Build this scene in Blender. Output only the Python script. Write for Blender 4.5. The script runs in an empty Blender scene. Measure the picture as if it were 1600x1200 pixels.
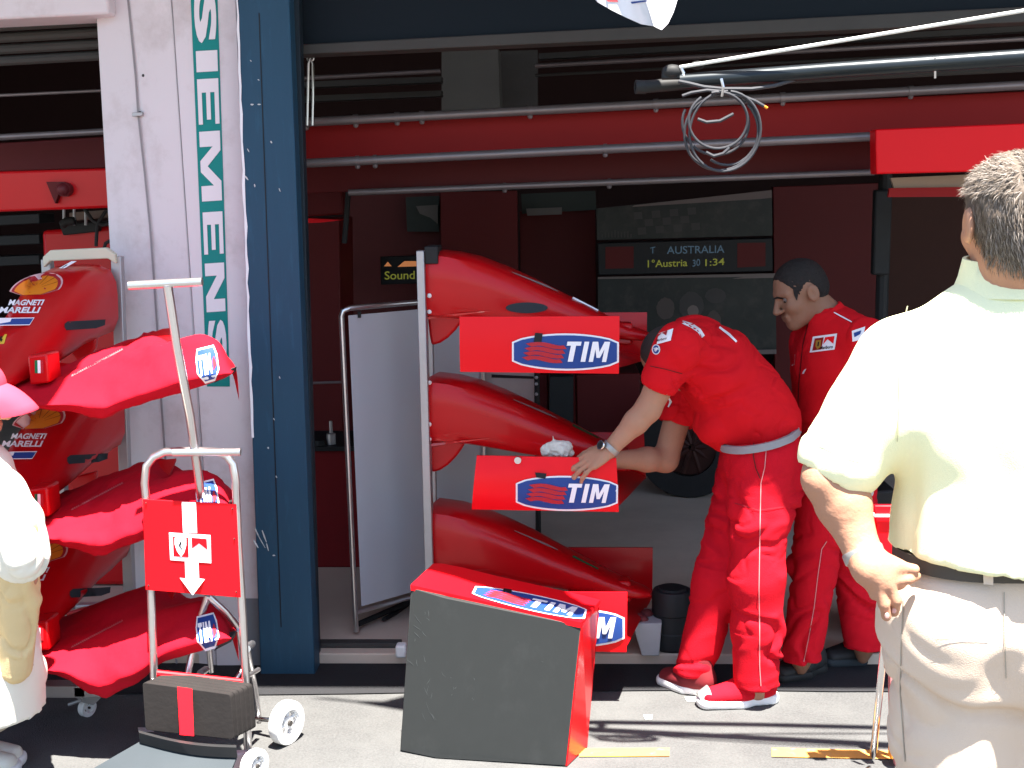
import bpy, bmesh, math, random
import numpy as np
from mathutils import Vector, Matrix, noise
from mathutils.bvhtree import BVHTree
random.seed(7); RNG=np.random.RandomState(5)
sc=bpy.context.scene
C=sc.collection
# ---------------------------------------------------------------- camera
CH,F,PITCH,YAW,ROLL=1.8,2000.,8.4,2.2,0.7
p_,y_,r_=[math.radians(a) for a in (PITCH,YAW,ROLL)]
FW=np.array([-math.sin(y_)*math.cos(p_),math.cos(y_)*math.cos(p_),-math.sin(p_)])
RT=np.array([math.cos(y_),math.sin(y_),0.]); UP=np.cross(RT,FW)
R_=RT*math.cos(r_)-UP*math.sin(r_); U_=UP*math.cos(r_)+RT*math.sin(r_)
CAM=np.array([0,0,CH])
cd=bpy.data.cameras.new('camera'); co=bpy.data.objects.new('camera',cd); C.objects.link(co)
co.matrix_world=Matrix(((R_[0],U_[0],-FW[0],0),(R_[1],U_[1],-FW[1],0),(R_[2],U_[2],-FW[2],CH),(0,0,0,1)))
cd.sensor_width=36; cd.lens=F/1600*36; cd.clip_start=.05; cd.clip_end=400
sc.camera=co
def ray(x,y): return FW+R_*(x-800)/F+U_*(600-y)/F
def P(x,y,d):
    r=ray(x,y); return CAM+r*(d/r[1])
def G(x,y,z=0):
    r=ray(x,y); return CAM+r*((z-CH)/r[2])
# ---------------------------------------------------------------- light
SUNV=Vector((.115,-.27,1)).normalized()
EL=math.asin(SUNV.z); AZ=math.atan2(SUNV.x,SUNV.y)
w=bpy.data.worlds.new('World'); sc.world=w; w.use_nodes=True
nt=w.node_tree; bg=nt.nodes['Background']
sky=nt.nodes.new('ShaderNodeTexSky'); sky.sky_type='NISHITA'; sky.sun_disc=False
sky.sun_elevation=EL; sky.sun_rotation=AZ; nt.links.new(sky.outputs[0],bg.inputs[0]); bg.inputs[1].default_value=.065
sl=bpy.data.lights.new('sun','SUN'); sl.energy=5.0; sl.angle=math.radians(.6); sl.color=(1,.95,.88)
so=bpy.data.objects.new('sun',sl); C.objects.link(so); so.rotation_euler=SUNV.to_track_quat('Z','Y').to_euler(); so.location=(0,0,8)
sc.view_settings.view_transform='Standard'; sc.view_settings.look='None'; sc.view_settings.gamma=1
sc.view_settings.exposure=2.55
# ---------------------------------------------------------------- materials
MATS={}
def mat(name,col,rough=.6,metal=0,var=.12,scale=12,bump=0,bscale=60,coat=0,emit=None,spec=.22,dirt=None,stretch=None,sheen=0,sss=0,fold=None):
    if name in MATS: return MATS[name]
    m=bpy.data.materials.new(name); m.use_nodes=True; n=m.node_tree; b=n.nodes['Principled BSDF']
    b.inputs['Roughness'].default_value=rough; b.inputs['Metallic'].default_value=metal
    b.inputs['Specular IOR Level'].default_value=spec
    if coat: b.inputs['Coat Weight'].default_value=coat; b.inputs['Coat Roughness'].default_value=.05
    if sheen: b.inputs['Sheen Weight'].default_value=sheen
    if sss: b.inputs['Subsurface Weight'].default_value=sss; b.inputs['Subsurface Radius'].default_value=(.01,.004,.002)
    tc=n.nodes.new('ShaderNodeTexCoord'); mp=n.nodes.new('ShaderNodeMapping'); n.links.new(tc.outputs['Object'],mp.inputs[0])
    if stretch: mp.inputs['Scale'].default_value=stretch
    no=n.nodes.new('ShaderNodeTexNoise'); no.inputs['Scale'].default_value=scale; no.inputs['Detail'].default_value=6; no.inputs['Roughness'].default_value=.6
    n.links.new(mp.outputs[0],no.inputs['Vector'])
    mx=n.nodes.new('ShaderNodeMix'); mx.data_type='RGBA'
    c=Vector(col); mx.inputs[6].default_value=(*(c*(1-var)),1); mx.inputs[7].default_value=(*[min(1,x) for x in c*(1+var)],1)
    n.links.new(no.outputs[0],mx.inputs[0]); out=mx.outputs[2]
    if dirt:
        d2=n.nodes.new('ShaderNodeTexNoise'); d2.inputs['Scale'].default_value=dirt[1]; d2.inputs['Detail'].default_value=9; d2.inputs['Roughness'].default_value=.7
        n.links.new(mp.outputs[0],d2.inputs['Vector'])
        rp=n.nodes.new('ShaderNodeValToRGB'); rp.color_ramp.elements[0].position=dirt[2]; rp.color_ramp.elements[1].position=dirt[3]
        n.links.new(d2.outputs[0],rp.inputs[0])
        m2=n.nodes.new('ShaderNodeMix'); m2.data_type='RGBA'; m2.inputs[7].default_value=(*dirt[0],1)
        n.links.new(rp.outputs[0],m2.inputs[0]); n.links.new(out,m2.inputs[6]); out=m2.outputs[2]
    n.links.new(out,b.inputs['Base Color'])
    if bump:
        bn=n.nodes.new('ShaderNodeTexNoise'); bn.inputs['Scale'].default_value=bscale; bn.inputs['Detail'].default_value=5
        n.links.new(mp.outputs[0],bn.inputs['Vector'])
        bu=n.nodes.new('ShaderNodeBump'); bu.inputs['Strength'].default_value=bump; bu.inputs['Distance'].default_value=.01
        n.links.new(bn.outputs[0],bu.inputs['Height']); n.links.new(bu.outputs[0],b.inputs['Normal'])
        if fold:
            m3=n.nodes.new('ShaderNodeMapping'); m3.inputs['Scale'].default_value=fold[2]; m3.inputs['Rotation'].default_value=(.3,.5,.2); n.links.new(tc.outputs['Object'],m3.inputs[0])
            fn=n.nodes.new('ShaderNodeTexNoise'); fn.noise_type='RIDGED_MULTIFRACTAL'; fn.inputs['Scale'].default_value=fold[0]; fn.inputs['Detail'].default_value=2.5; fn.inputs['Distortion'].default_value=.6; fn.inputs['Roughness'].default_value=.4
            n.links.new(m3.outputs[0],fn.inputs['Vector'])
            b2=n.nodes.new('ShaderNodeBump'); b2.inputs['Strength'].default_value=fold[1]; b2.inputs['Distance'].default_value=.02
            n.links.new(fn.outputs[0],b2.inputs['Height']); n.links.new(b2.outputs[0],bu.inputs['Normal'])
    if emit:
        b.inputs['Emission Color'].default_value=(*emit[0],1); b.inputs['Emission Strength'].default_value=emit[1]
    MATS[name]=m; return m
asphalt=mat('asphalt',(.080,.080,.079),.95,var=.6,scale=120,bump=.5,bscale=220,dirt=((.115,.115,.112),1.6,.42,.7))
floorm=mat('garage_paint',(.62,.50,.40),.55,var=.1,scale=3,dirt=((.46,.36,.28),1.2,.45,.8))
orange=mat('road_paint',(.62,.30,.07),.8,var=.15,scale=40,dirt=((.3,.25,.2),25,.55,.8))
white_wall=mat('white_paint',(.70,.635,.65),.55,var=.03,scale=4,bump=.06,bscale=30,dirt=((.42,.34,.32),3.5,.50,.9))
white=mat('white_board',(.50,.50,.53),.5,var=.05,scale=2)
sil=mat('silver_letters',(.78,.72,.74),.5,var=.02)
teal=mat('teal_film',(.002,.22,.20),.4,var=.06,scale=6)
bluep=mat('blue_paint',(.018,.060,.105),.5,var=.2,scale=3,stretch=(3,3,.4),dirt=((.025,.09,.15),14,.55,.8))
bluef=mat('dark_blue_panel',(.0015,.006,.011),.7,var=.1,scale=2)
dark=mat('dark_metal',(.02,.02,.02),.6,var=.2,scale=8)
greyd=mat('grey_steel_dull',(.05,.046,.042),.6,var=.2,scale=5)
conc=mat('concrete_grey',(.14,.13,.12),.9,var=.15,scale=4,bump=.1)
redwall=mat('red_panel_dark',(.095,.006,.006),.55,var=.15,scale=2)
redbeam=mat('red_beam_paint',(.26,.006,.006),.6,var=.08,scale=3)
redc=mat('red_car_paint',(.50,.003,.006),.3,var=.04,scale=3,coat=.12,spec=.25)
redf=mat('red_signal_paint',(.78,.004,.010),.4,var=.03,scale=3,spec=.2)
redcloth=mat('red_cover_cloth',(.46,.006,.018),.85,var=.08,scale=15,bump=.25,bscale=25,spec=.1,fold=(5,.45,(1,1,2)))
redshirt=mat('red_shirt_cotton',(.60,.008,.014),.9,var=.06,scale=25,bump=.25,bscale=400,spec=.1,fold=(4.5,.35,(1,1,1)))
redtrous=mat('red_trouser_cotton',(.54,.007,.018),.9,var=.07,scale=20,bump=.3,bscale=350,spec=.1,fold=(6,.55,(1,1,1.7)))
pipe=mat('pipe_grey',(.24,.20,.20),.4,.5,var=.15,scale=20,stretch=(1,1,1))
chrome=mat('brushed_aluminium',(.62,.60,.60),.28,.95,var=.08,scale=30)
chrome2=mat('polished_steel',(.75,.74,.74),.14,1,var=.05)
alu=mat('aluminium_painted',(.42,.40,.40),.4,.6,var=.1,scale=20)
carbon=mat('grey_composite',(.021,.023,.0225),.7,var=.08,scale=30,spec=.3,dirt=((.034,.036,.036),5,.52,.8),stretch=(1,1,.7))
blackp=mat('black_rubber',(.022,.022,.023),.6,var=.2,scale=20,spec=.3)
foam=mat('dark_foam',(.020,.017,.016),.9,var=.25,scale=14,bump=.1)
greyrub=mat('grey_blue_rubber',(.03,.038,.044),.7,var=.1,scale=10)
plastic_w=mat('white_plastic',(.78,.77,.75),.4,var=.03)
beige=mat('cream_plate',(.62,.58,.44),.5,var=.05,scale=8)
blue_l=mat('blue_logo',(.018,.055,.23),.4,var=.03)
white_l=mat('white_logo',(.80,.78,.80),.45,var=.02)
red_l=mat('red_logo',(.42,.02,.03),.45,var=.02)
yel_l=mat('yellow_logo',(.75,.50,.05),.45,var=.03)
org_l=mat('orange_logo',(.75,.22,.015),.45,var=.04)
blk_l=mat('black_logo',(.01,.01,.012),.45,var=.02)
grn_l=mat('green_logo',(.01,.16,.06),.45,var=.02)
skin=mat('skin_fair',(.39,.20,.125),.6,var=.05,scale=30,bump=.12,bscale=180,sss=.05)
skin2=mat('skin_olive',(.24,.12,.075),.55,var=.1,scale=30,bump=.12,bscale=180,sss=.05)
hair_b=mat('hair_black',(.018,.015,.014),.7,var=.3,scale=60,bump=.6,bscale=300)
hair_s=mat('hair_shaved_grey',(.05,.04,.036),.8,var=.2,scale=120,bump=.3,bscale=300)
hair_g=mat('hair_grey',(.11,.085,.065),.7,var=.35,scale=35)
hair_l=mat('hair_light_grey',(.23,.195,.165),.6,var=.2,scale=35)
polo=mat('pale_yellow_cotton',(.80,.79,.50),.9,var=.03,scale=8,bump=.2,bscale=500,spec=.1,fold=(3,.35,(1,1,.8)))
khaki=mat('khaki_cotton',(.60,.475,.37),.9,var=.04,scale=10,bump=.2,bscale=450,spec=.1,fold=(4,.5,(1,1,1.3)))
khaki2=mat('grey_khaki_cotton',(.33,.29,.23),.85,var=.06,scale=10,bump=.2,bscale=400)
wcloth=mat('white_cotton',(.72,.68,.58),.9,var=.03,scale=8,bump=.2,bscale=400,spec=.1,fold=(4,.4,(1,1,.7)))
pinkc=mat('pink_cap_cloth',(.72,.05,.09),.8,var=.04,scale=20)
beltm=mat('grey_webbing',(.27,.26,.27),.6,var=.1,scale=60)
beltd=mat('dark_leather',(.06,.05,.04),.5,var=.2)
steelw=mat('watch_steel',(.35,.34,.32),.45,.6,var=.1,scale=60)
tyre=mat('tyre_rubber',(.02,.018,.018),.75,var=.2,scale=20)
wheelm=mat('wheel_brown',(.04,.012,.009),.5,.2,var=.2)
photo_a=mat('poster_dark',(.022,.024,.022),.4,var=.6,scale=5,dirt=((.05,.043,.04),7,.5,.7))
photo_l=mat('poster_border',(.17,.13,.12),.5,var=.06)
photo_g=mat('poster_grey',(.052,.045,.044),.5,var=.3,scale=8)
ledy=mat('led_yellow',(.1,.1,.02),.5,emit=((.40,.42,.06),.05))
ledb=mat('led_blue',(.02,.04,.06),.5,emit=((.10,.16,.22),.06))
ledo=mat('led_orange',(.5,.2,.05),.5,emit=((.7,.25,.1),.08))
# ---------------------------------------------------------------- mesh helpers
class MB:
    def __init__(s): s.v=[]; s.f=[]; s.m=[]
    def add(s,vs,fs,mi=0):
        o=len(s.v); s.v+= [tuple(map(float,v)) for v in vs]; s.f+=[tuple(i+o for i in f) for f in fs]; s.m+=[mi]*len(fs); return s
    def hexa(s,b,t,mi=0):   # 4 bottom pts, 4 top pts
        return s.add(list(b)+list(t),[(3,2,1,0),(4,5,6,7),(0,1,5,4),(1,2,6,5),(2,3,7,6),(3,0,4,7)],mi)
    def box(s,a,b,mi=0):
        x0,y0,z0=a; x1,y1,z1=b
        return s.hexa([(x0,y0,z0),(x1,y0,z0),(x1,y1,z0),(x0,y1,z0)],[(x0,y0,z1),(x1,y0,z1),(x1,y1,z1),(x0,y1,z1)],mi)
    def prism(s,pts,vec,mi=0):
        n=len(pts); vec=np.array(vec); p=[np.array(q,float) for q in pts]
        return s.add(p+[q+vec for q in p],[tuple(range(n)),tuple(range(2*n-1,n-1,-1))]+[(i,i+n,(i+1)%n+n,(i+1)%n) for i in range(n)],mi)
    def tube(s,pts,r,n=12,mi=0,cap=True,closed=False):
        pts=[np.array(p,float) for p in pts]; N=len(pts); rs=r if hasattr(r,'__len__') else [r]*N
        rings=[]; prev=None
        for i,p in enumerate(pts):
            if closed: t=pts[(i+1)%N]-pts[i-1]
            else: t=pts[min(i+1,N-1)]-pts[max(i-1,0)]
            t=t/(np.linalg.norm(t)+1e-9)
            if prev is None:
                a=np.array([0,0,1.]) if abs(t[2])<.9 else np.array([1.,0,0])
                u=np.cross(t,a)
            else: u=prev-t*(prev@t)
            u=u/np.linalg.norm(u); prev=u; v=np.cross(t,u)
            rings.append([p+rs[i]*(u*math.cos(2*math.pi*k/n)+v*math.sin(2*math.pi*k/n)) for k in range(n)])
        return s.loft(rings,cap and not closed,mi,closed)
    def loft(s,rings,cap=True,mi=0,closed=False):
        n=len(rings[0]); vs=[q for r in rings for q in r]; fs=[]; N=len(rings)
        for i in range(N if closed else N-1):
            j=(i+1)%N
            for k in range(n): fs.append((i*n+k,i*n+(k+1)%n,j*n+(k+1)%n,j*n+k))
        if cap: fs.append(tuple(range(n-1,-1,-1))); fs.append(tuple((N-1)*n+k for k in range(n)))
        return s.add(vs,fs,mi)
    def sphere(s,c,r,mi=0,n=16):
        r=np.array(r if hasattr(r,'__len__') else [r]*3); c=np.array(c)
        rings=[[c+r*np.array([math.cos(2*math.pi*k/n)*math.sin(t),math.sin(2*math.pi*k/n)*math.sin(t),math.cos(t)]) for k in range(n)] for t in [math.pi*(i+.02)/(n//2+.04) for i in range(n//2+1)]]
        return s.loft(rings,True,mi)
class Rec: pass
def link_mesh(name,vs,fs,ms,mats,parent,smooth=35,bevel=0,origin=None,recalc=True):
    me=bpy.data.meshes.new(name)
    o=bpy.data.objects.new(name,me); C.objects.link(o)
    if parent is not None:
        W=Vector(); q=parent
        while q: W=W+q.location; q=q.parent
        o.parent=parent; sub=W; o.location=(0,0,0)
    else:
        sub=Vector(origin) if origin is not None else Vector((0,0,0)); o.location=sub
    s=np.array(sub)
    me.from_pydata([tuple(np.array(v)-s) for v in vs],[],fs)
    for m in (mats if isinstance(mats,(list,tuple)) else [mats]): me.materials.append(m)
    if ms: me.polygons.foreach_set('material_index',ms)
    if recalc:
        bm=bmesh.new(); bm.from_mesh(me); bmesh.ops.recalc_face_normals(bm,faces=bm.faces[:]); bm.to_mesh(me); bm.free()
    me.polygons.foreach_set('use_smooth',[True]*len(me.polygons))
    if smooth<180: me.set_sharp_from_angle(angle=math.radians(smooth))
    if bevel:
        b=o.modifiers.new('bevel','BEVEL'); b.width=bevel; b.segments=2; b.limit_method='ANGLE'; b.harden_normals=False
    me.update(); return o
def build(mb,name,m,parent=None,**k): return link_mesh(name,mb.v,mb.f,mb.m if isinstance(m,(list,tuple)) else None,m,parent,**k)
def thing(name,label,cat,loc,group=None):
    o=bpy.data.objects.new(name,None); C.objects.link(o); o.location=Vector([float(q) for q in loc]); o.empty_display_size=.1
    return tag(o,label,cat,group)
def tag(o,label=None,cat=None,group=None,kind=None):
    if label: o['label']=label
    if cat: o['category']=cat
    if group: o['group']=group
    if kind: o['kind']=kind
    return o
def bvh(mb,):
    fs=mb.f; return BVHTree.FromPolygons([Vector(v) for v in mb.v],fs)
def bvh_arr(v,f): return BVHTree.FromPolygons([Vector(q) for q in v],[tuple(q) for q in f])
# ---- decals: flat drawings laid on real surfaces
def text2d(s,off=.02,shear=0,space=1.0):
    cu=bpy.data.curves.new('txt','FONT'); cu.body=s; cu.offset=off; cu.shear=shear; cu.resolution_u=4; cu.space_character=space
    o=bpy.data.objects.new('txt',cu); C.objects.link(o); bpy.context.view_layer.update()
    me=bpy.data.meshes.new_from_object(o.evaluated_get(bpy.context.evaluated_depsgraph_get()))
    v=np.array([q.co[:2] for q in me.vertices]); f=[tuple(p.vertices) for p in me.polygons]
    bpy.data.objects.remove(o); bpy.data.curves.remove(cu); bpy.data.meshes.remove(me)
    mn=v.min(0); mx=v.max(0); return (v-mn)/(mx-mn),f
def tim2d(it=.16):
    V=[];Fc=[]
    def a(p):
        o=len(V); V.extend([(x+it*(y-.5)*.6,y) for x,y in p]); Fc.append(tuple(range(o,o+len(p))))
    a([(.10,0),(.22,0),(.22,.80),(.33,.80),(.33,1),(0,1),(0,.80),(.10,.80)])
    a([(.40,0),(.51,0),(.51,1),(.40,1)])
    a([(.59,0),(.69,0),(.69,.62),(.755,.20),(.835,.20),(.90,.62),(.90,0),(1,0),(1,1),(.87,1),(.795,.50),(.72,1),(.59,1)])
    return np.array(V),Fc
def fit(d,x0,y0,x1,y1): # place unit drawing into a sub-rect (v up)
    v,f=d; return np.array([x0,y0])+v*np.array([x1-x0,y1-y0]),f
def poly(pts): return np.array(pts,float),[tuple(range(len(pts)))]
def rot90(d): v,f=d; return np.stack([v[:,1],1-v[:,0]],1),f     # rotated clockwise
def strip(pts,wd):
    pts=np.array(pts,float); L=[];Rr=[]
    for i in range(len(pts)):
        t=pts[min(i+1,len(pts)-1)]-pts[max(i-1,0)]; t/=np.linalg.norm(t)+1e-9; n=np.array([-t[1],t[0]])
        ww=wd[i] if hasattr(wd,'__len__') else wd
        L.append(pts[i]+n*ww/2); Rr.append(pts[i]-n*ww/2)
    v=np.array(L+Rr); n=len(pts); return v,[(i,i+1,n+i+1,n+i) for i in range(n-1)]
def subdiv(v,f,mx):
    bm=bmesh.new(); vv=[bm.verts.new((q[0],q[1],0)) for q in v]
    for q in f:
        try: bm.faces.new([vv[i] for i in q])
        except ValueError: pass
    bmesh.ops.triangulate(bm,faces=bm.faces[:])
    for _ in range(6):
        es=[e for e in bm.edges if e.calc_length()>mx]
        if not es: break
        bmesh.ops.subdivide_edges(bm,edges=es,cuts=1,use_grid_fill=False)
        bmesh.ops.triangulate(bm,faces=bm.faces[:])
    bm.verts.index_update()
    r=np.array([q.co[:2] for q in bm.verts]),[tuple(x.index for x in q.verts) for q in bm.faces]; bm.free(); return r
def decal(name,tree,d,quad,m,parent,off=.0025,sub=None,pix=False):
    """d: 2D drawing (unit square, v up) bent onto the surface seen inside the quad TL,TR,BR,BL"""
    v,f=d
    if pix: px=np.array(v,float)
    else:
        TL,TR,BR,BL=[np.array(q,float) for q in quad]
        u=v[:,0:1]; t=1-v[:,1:2]; px=TL*(1-u)*(1-t)+TR*u*(1-t)+BR*u*t+BL*(1-u)*t
    if sub: px,f=subdiv(px,f,sub)
    out=[];miss=[];ds=[]
    for i,q in enumerate(px):
        r=Vector(ray(q[0],q[1])).normalized(); h=tree.ray_cast(Vector(CAM),r)
        if h[0] is None: out.append(None); miss.append(i)
        else: out.append(np.array(h[0]-r*off)); ds.append(h[3])
    if not ds: return None
    md=float(np.median(ds))
    for i in miss:
        hv=[(abs(px[j]-px[i]).sum(),j) for j in range(len(px)) if out[j] is not None]
        j=min(hv)[1]; dd=np.linalg.norm(out[j]-CAM)
        r=np.array(Vector(ray(*px[i])).normalized()); out[i]=CAM+r*dd
    # face the camera
    o=link_mesh(name,out,f,None,m,parent,smooth=180,recalc=False)
    return o
# ---- numpy value noise & signed distance modelling
LAT=RNG.rand(32,32,32).astype(np.float32)*2-1
def vnoise(p):
    i=np.floor(p).astype(int); f=p-i; f=f*f*(3-2*f); i&=31; j=(i+1)&31
    a=LAT
    def L(x,y,z): return a[x,y,z]
    x0,y0,z0=i.T; x1,y1,z1=j.T; fx,fy,fz=f.T
    c00=L(x0,y0,z0)*(1-fx)+L(x1,y0,z0)*fx; c10=L(x0,y1,z0)*(1-fx)+L(x1,y1,z0)*fx
    c01=L(x0,y0,z1)*(1-fx)+L(x1,y0,z1)*fx; c11=L(x0,y1,z1)*(1-fx)+L(x1,y1,z1)*fx
    return (c00*(1-fy)+c10*fy)*(1-fz)+(c01*(1-fy)+c11*fy)*fz
def cap(a,ra,b,rb,n=None,s=1,k=None,sub=False): return ('c',np.array(a,float),ra,np.array(b,float),rb,None if n is None else np.array(n,float)/np.linalg.norm(n),s,k,sub)
def ell(c,r,M=None,k=None,sub=False): return ('e',np.array(c,float),np.array(r,float),M,k,sub)
def chain(pts,rs,n=None,s=1,k=None): return [cap(pts[i],rs[i],pts[i+1],rs[i+1],n,s,k) for i in range(len(pts)-1)]
def sdf_mesh(prims,h,k=.03,cuts=None):
    lo=[];hi=[]
    for q in prims:
        if q[-1]: continue
        if q[0]=='c':
            R=max(q[2],q[4])*max(1,q[6]); lo.append(np.minimum(q[1],q[3])-R); hi.append(np.maximum(q[1],q[3])+R)
        else:
            R=max(q[2]); lo.append(q[1]-R); hi.append(q[1]+R)
    lo=np.min(lo,0)-3*h-.01; hi=np.max(hi,0)+3*h+.01
    n=np.ceil((hi-lo)/h).astype(int)+1
    D=np.full(n,1.,np.float32)
    ax=[lo[i]+h*np.arange(n[i]) for i in range(3)]
    for q in prims:
        if q[0]=='c': R=max(q[2],q[4])*max(1,q[6]); a=np.minimum(q[1],q[3])-R; b=np.maximum(q[1],q[3])+R; kk=q[7]
        else: R=max(q[2]); a=q[1]-R; b=q[1]+R; kk=q[4]
        kk=k if kk is None else kk
        i0=np.maximum(0,((a-lo-kk*1.5-2*h)/h).astype(int)); i1=np.minimum(n,((b-lo+kk*1.5+2*h)/h).astype(int)+2)
        X,Y,Z=np.meshgrid(*[ax[i][i0[i]:i1[i]] for i in range(3)],indexing='ij',sparse=True)
        if q[0]=='c':
            A=q[1];B=q[3];ba=B-A; px,py,pz=X-A[0],Y-A[1],Z-A[2]
            if q[5] is not None:
                nn=q[5]; g=(px*nn[0]+py*nn[1]+pz*nn[2])*(1/q[6]-1); px=px+g*nn[0]; py=py+g*nn[1]; pz=pz+g*nn[2]
                gb=(ba@nn)*(1/q[6]-1); ba=ba+gb*nn
            L2=ba@ba+1e-12
            t=np.clip((px*ba[0]+py*ba[1]+pz*ba[2])/L2,0,1)
            d=np.sqrt((px-t*ba[0])**2+(py-t*ba[1])**2+(pz-t*ba[2])**2)-(q[2]+(q[4]-q[2])*t)
        else:
            c=q[1];r=q[2];M=q[3]; px,py,pz=X-c[0],Y-c[1],Z-c[2]
            if M is not None: # rows = local axes
                px,py,pz=[M[i][0]*px+M[i][1]*py+M[i][2]*pz for i in range(3)]
            u=np.sqrt((px/r[0])**2+(py/r[1])**2+(pz/r[2])**2); g=np.sqrt((px/r[0]**2)**2+(py/r[1]**2)**2+(pz/r[2]**2)**2)
            d=u*(u-1)/np.maximum(g,1e-6)
        d=d.astype(np.float32)
        S=D[i0[0]:i1[0],i0[1]:i1[1],i0[2]:i1[2]]
        if q[-1]: # subtract smooth
            e=-d; hh=np.maximum(kk-np.abs(S-e),0)/kk; S[...]=np.maximum(S,e)+hh*hh*kk*.25
        else:
            hh=np.maximum(kk-np.abs(S-d),0)/kk; S[...]=np.minimum(S,d)-hh*hh*kk*.25
    if cuts:
        X,Y,Z=np.meshgrid(*ax,indexing='ij',sparse=True)
        for (pt,nn) in cuts:
            nn=np.array(nn,float)/np.linalg.norm(nn); D=np.maximum(D,((X-pt[0])*nn[0]+(Y-pt[1])*nn[1]+(Z-pt[2])*nn[2]).astype(np.float32))
    return surfnet(D,lo,h)
def surfnet(D,lo,h):
    D[0]=D[-1]=1;D[:,0]=D[:,-1]=1;D[:,:,0]=D[:,:,-1]=1
    s=D<0; n=D.shape
    acc=None
    cs=[(i,j,k) for i in (0,1) for j in (0,1) for k in (0,1)]
    sl=lambda c:tuple(slice(c[a],n[a]-1+c[a]) for a in range(3))
    cnt=sum(s[sl(c)].astype(np.int8) for c in cs); act=(cnt>0)&(cnt<8)
    idx=np.argwhere(act); vid=np.full(act.shape,-1,int); vid[act]=np.arange(len(idx))
    pos=np.zeros((len(idx),3)); num=np.zeros(len(idx))
    vals={c:D[idx[:,0]+c[0],idx[:,1]+c[1],idx[:,2]+c[2]] for c in cs}
    for a in cs:
        for ax in range(3):
            if a[ax]==0:
                b=list(a); b[ax]=1; b=tuple(b); va,vb=vals[a],vals[b]; m=(va<0)!=(vb<0)
                t=np.where(m,va/np.where(m,va-vb,1),0)
                pp=np.zeros((len(idx),3)); pp[:]=a; pp[:,ax]+=t
                pos[m]+=pp[m]; num[m]+=1
    V=lo+(idx+pos/num[:,None])*h
    Fs=[]
    for ax in range(3):
        o=[0,0,0]; o[ax]=1
        A=s[tuple(slice(0,n[i]-o[i]) for i in range(3))]; B=s[tuple(slice(o[i],n[i]) for i in range(3))]
        e=np.argwhere(A!=B); b1,b2=[(1,2),(2,0),(0,1)][ax]
        e=e[(e[:,b1]>0)&(e[:,b2]>0)&(e[:,b1]<n[b1]-1)&(e[:,b2]<n[b2]-1)]
        inside=A[e[:,0],e[:,1],e[:,2]]
        def g(d1,d2):
            q=e.copy(); q[:,b1]-=d1; q[:,b2]-=d2; return vid[q[:,0],q[:,1],q[:,2]]
        Q=np.stack([g(1,1),g(0,1),g(0,0),g(1,0)],1)
        Q[~inside]=Q[~inside][:,::-1]; Fs.append(Q)
    return V,np.concatenate(Fs)
def vnormals(V,F_):
    N=np.zeros_like(V); a,b,c,d=[V[F_[:,i]] for i in range(4)]; fn=np.cross(c-a,d-b)
    for i in range(4): np.add.at(N,F_[:,i],fn)
    return N/(np.linalg.norm(N,axis=1)[:,None]+1e-12)
def wrinkle(V,F_,amp,fr,ridge=True,seed=0,mask=None):
    N=vnormals(V,F_); q=V*np.array(fr)+seed*3.7
    q=q+.6*np.stack([vnoise(V*9+i*5.1+seed) for i in range(3)],1)
    w=vnoise(q)
    if ridge: w=1-2*np.abs(w)-.6
    w=w*.75+.25*vnoise(q*2.3+4)
    w=w*amp
    if mask is not None: w=w*mask(V)
    return V+N*w[:,None]
def crease(V,F_,amp,fr,seed=0,mask=None,w=.13,puff=.5):
    # soft cloth: rounded puffs between sharp narrow valleys
    N=vnormals(V,F_)
    q=V*np.array(fr)+seed*3.7
    q=q+.7*np.stack([vnoise(V*np.array(fr)*.8+i*5.1+seed) for i in range(3)],1)
    n1=vnoise(q); n2=vnoise(q*1.9+7)
    g=vnoise(V*np.array(fr)*.5+seed*1.3+11); g=np.clip(g*1.6+.55,0,1)
    d=-np.exp(-(n1/w)**2)+.55*np.exp(-((n1-.26)/(w*1.3))**2)-.45*np.exp(-(n2/w)**2)*g
    d=(d*g+puff*n1*.6)*amp
    if mask is not None: d=d*mask(V)
    return V+N*d[:,None]
def shape(name,VF,m,parent): return link_mesh(name,VF[0],[tuple(int(i) for i in q) for q in VF[1]],None,m,parent,smooth=180,recalc=False)
def basis(f,u):
    f=np.array(f,float); f/=np.linalg.norm(f); u=np.array(u,float); u=u-f*(u@f); u/=np.linalg.norm(u); return f,np.cross(u,f),u   # fwd,left,up
# ---------------------------------------------------------------- SETTING
D0=4.72
g=MB()
gn=60
g.add([(-60,-60,0),(60,-60,0),(60,60,0),(-60,60,0)],[(0,1,2,3)])
tag(build(g,'ground',asphalt),kind='structure')
def sheet(name,pts,m,z=.004,**k):
    mb=MB(); mb.add([(q[0],q[1],z) for q in pts],[tuple(range(len(pts)))]); return build(mb,name,m,recalc=False,**k)
l=[G(905,1171),G(1046,1170),G(1046,1183),G(905,1184)]
tag(sheet('road_line',l[::-1],orange),kind='structure')
l=[G(1206,1170),G(1640,1180),G(1640,1193),G(1206,1184)]
tag(sheet('road_line',l[::-1],orange),kind='structure')
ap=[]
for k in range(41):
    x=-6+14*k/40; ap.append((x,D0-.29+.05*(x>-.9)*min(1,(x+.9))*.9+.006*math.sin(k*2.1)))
mb=MB(); n_=len(ap); mb.add([(x,y,.005) for x,y in ap]+[(x,D0+.03,.005) for x,y in ap],[(k,k+1,n_+k+1,n_+k) for k in range(n_-1)]); tag(build(mb,'shade_strip',mat('shaded_tarmac',(.022,.022,.024),.9,var=.3,scale=120,bump=.3,bscale=200),recalc=False),kind='structure')  # near-black sheet along the sill, deepening the canopy shade by colour
mb=MB(); mb.box((-6,D0+.02,.0),(8,13,.045)); tag(build(mb,'garage_floor',floorm,bevel=.006),kind='structure')
mb=MB()
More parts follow.
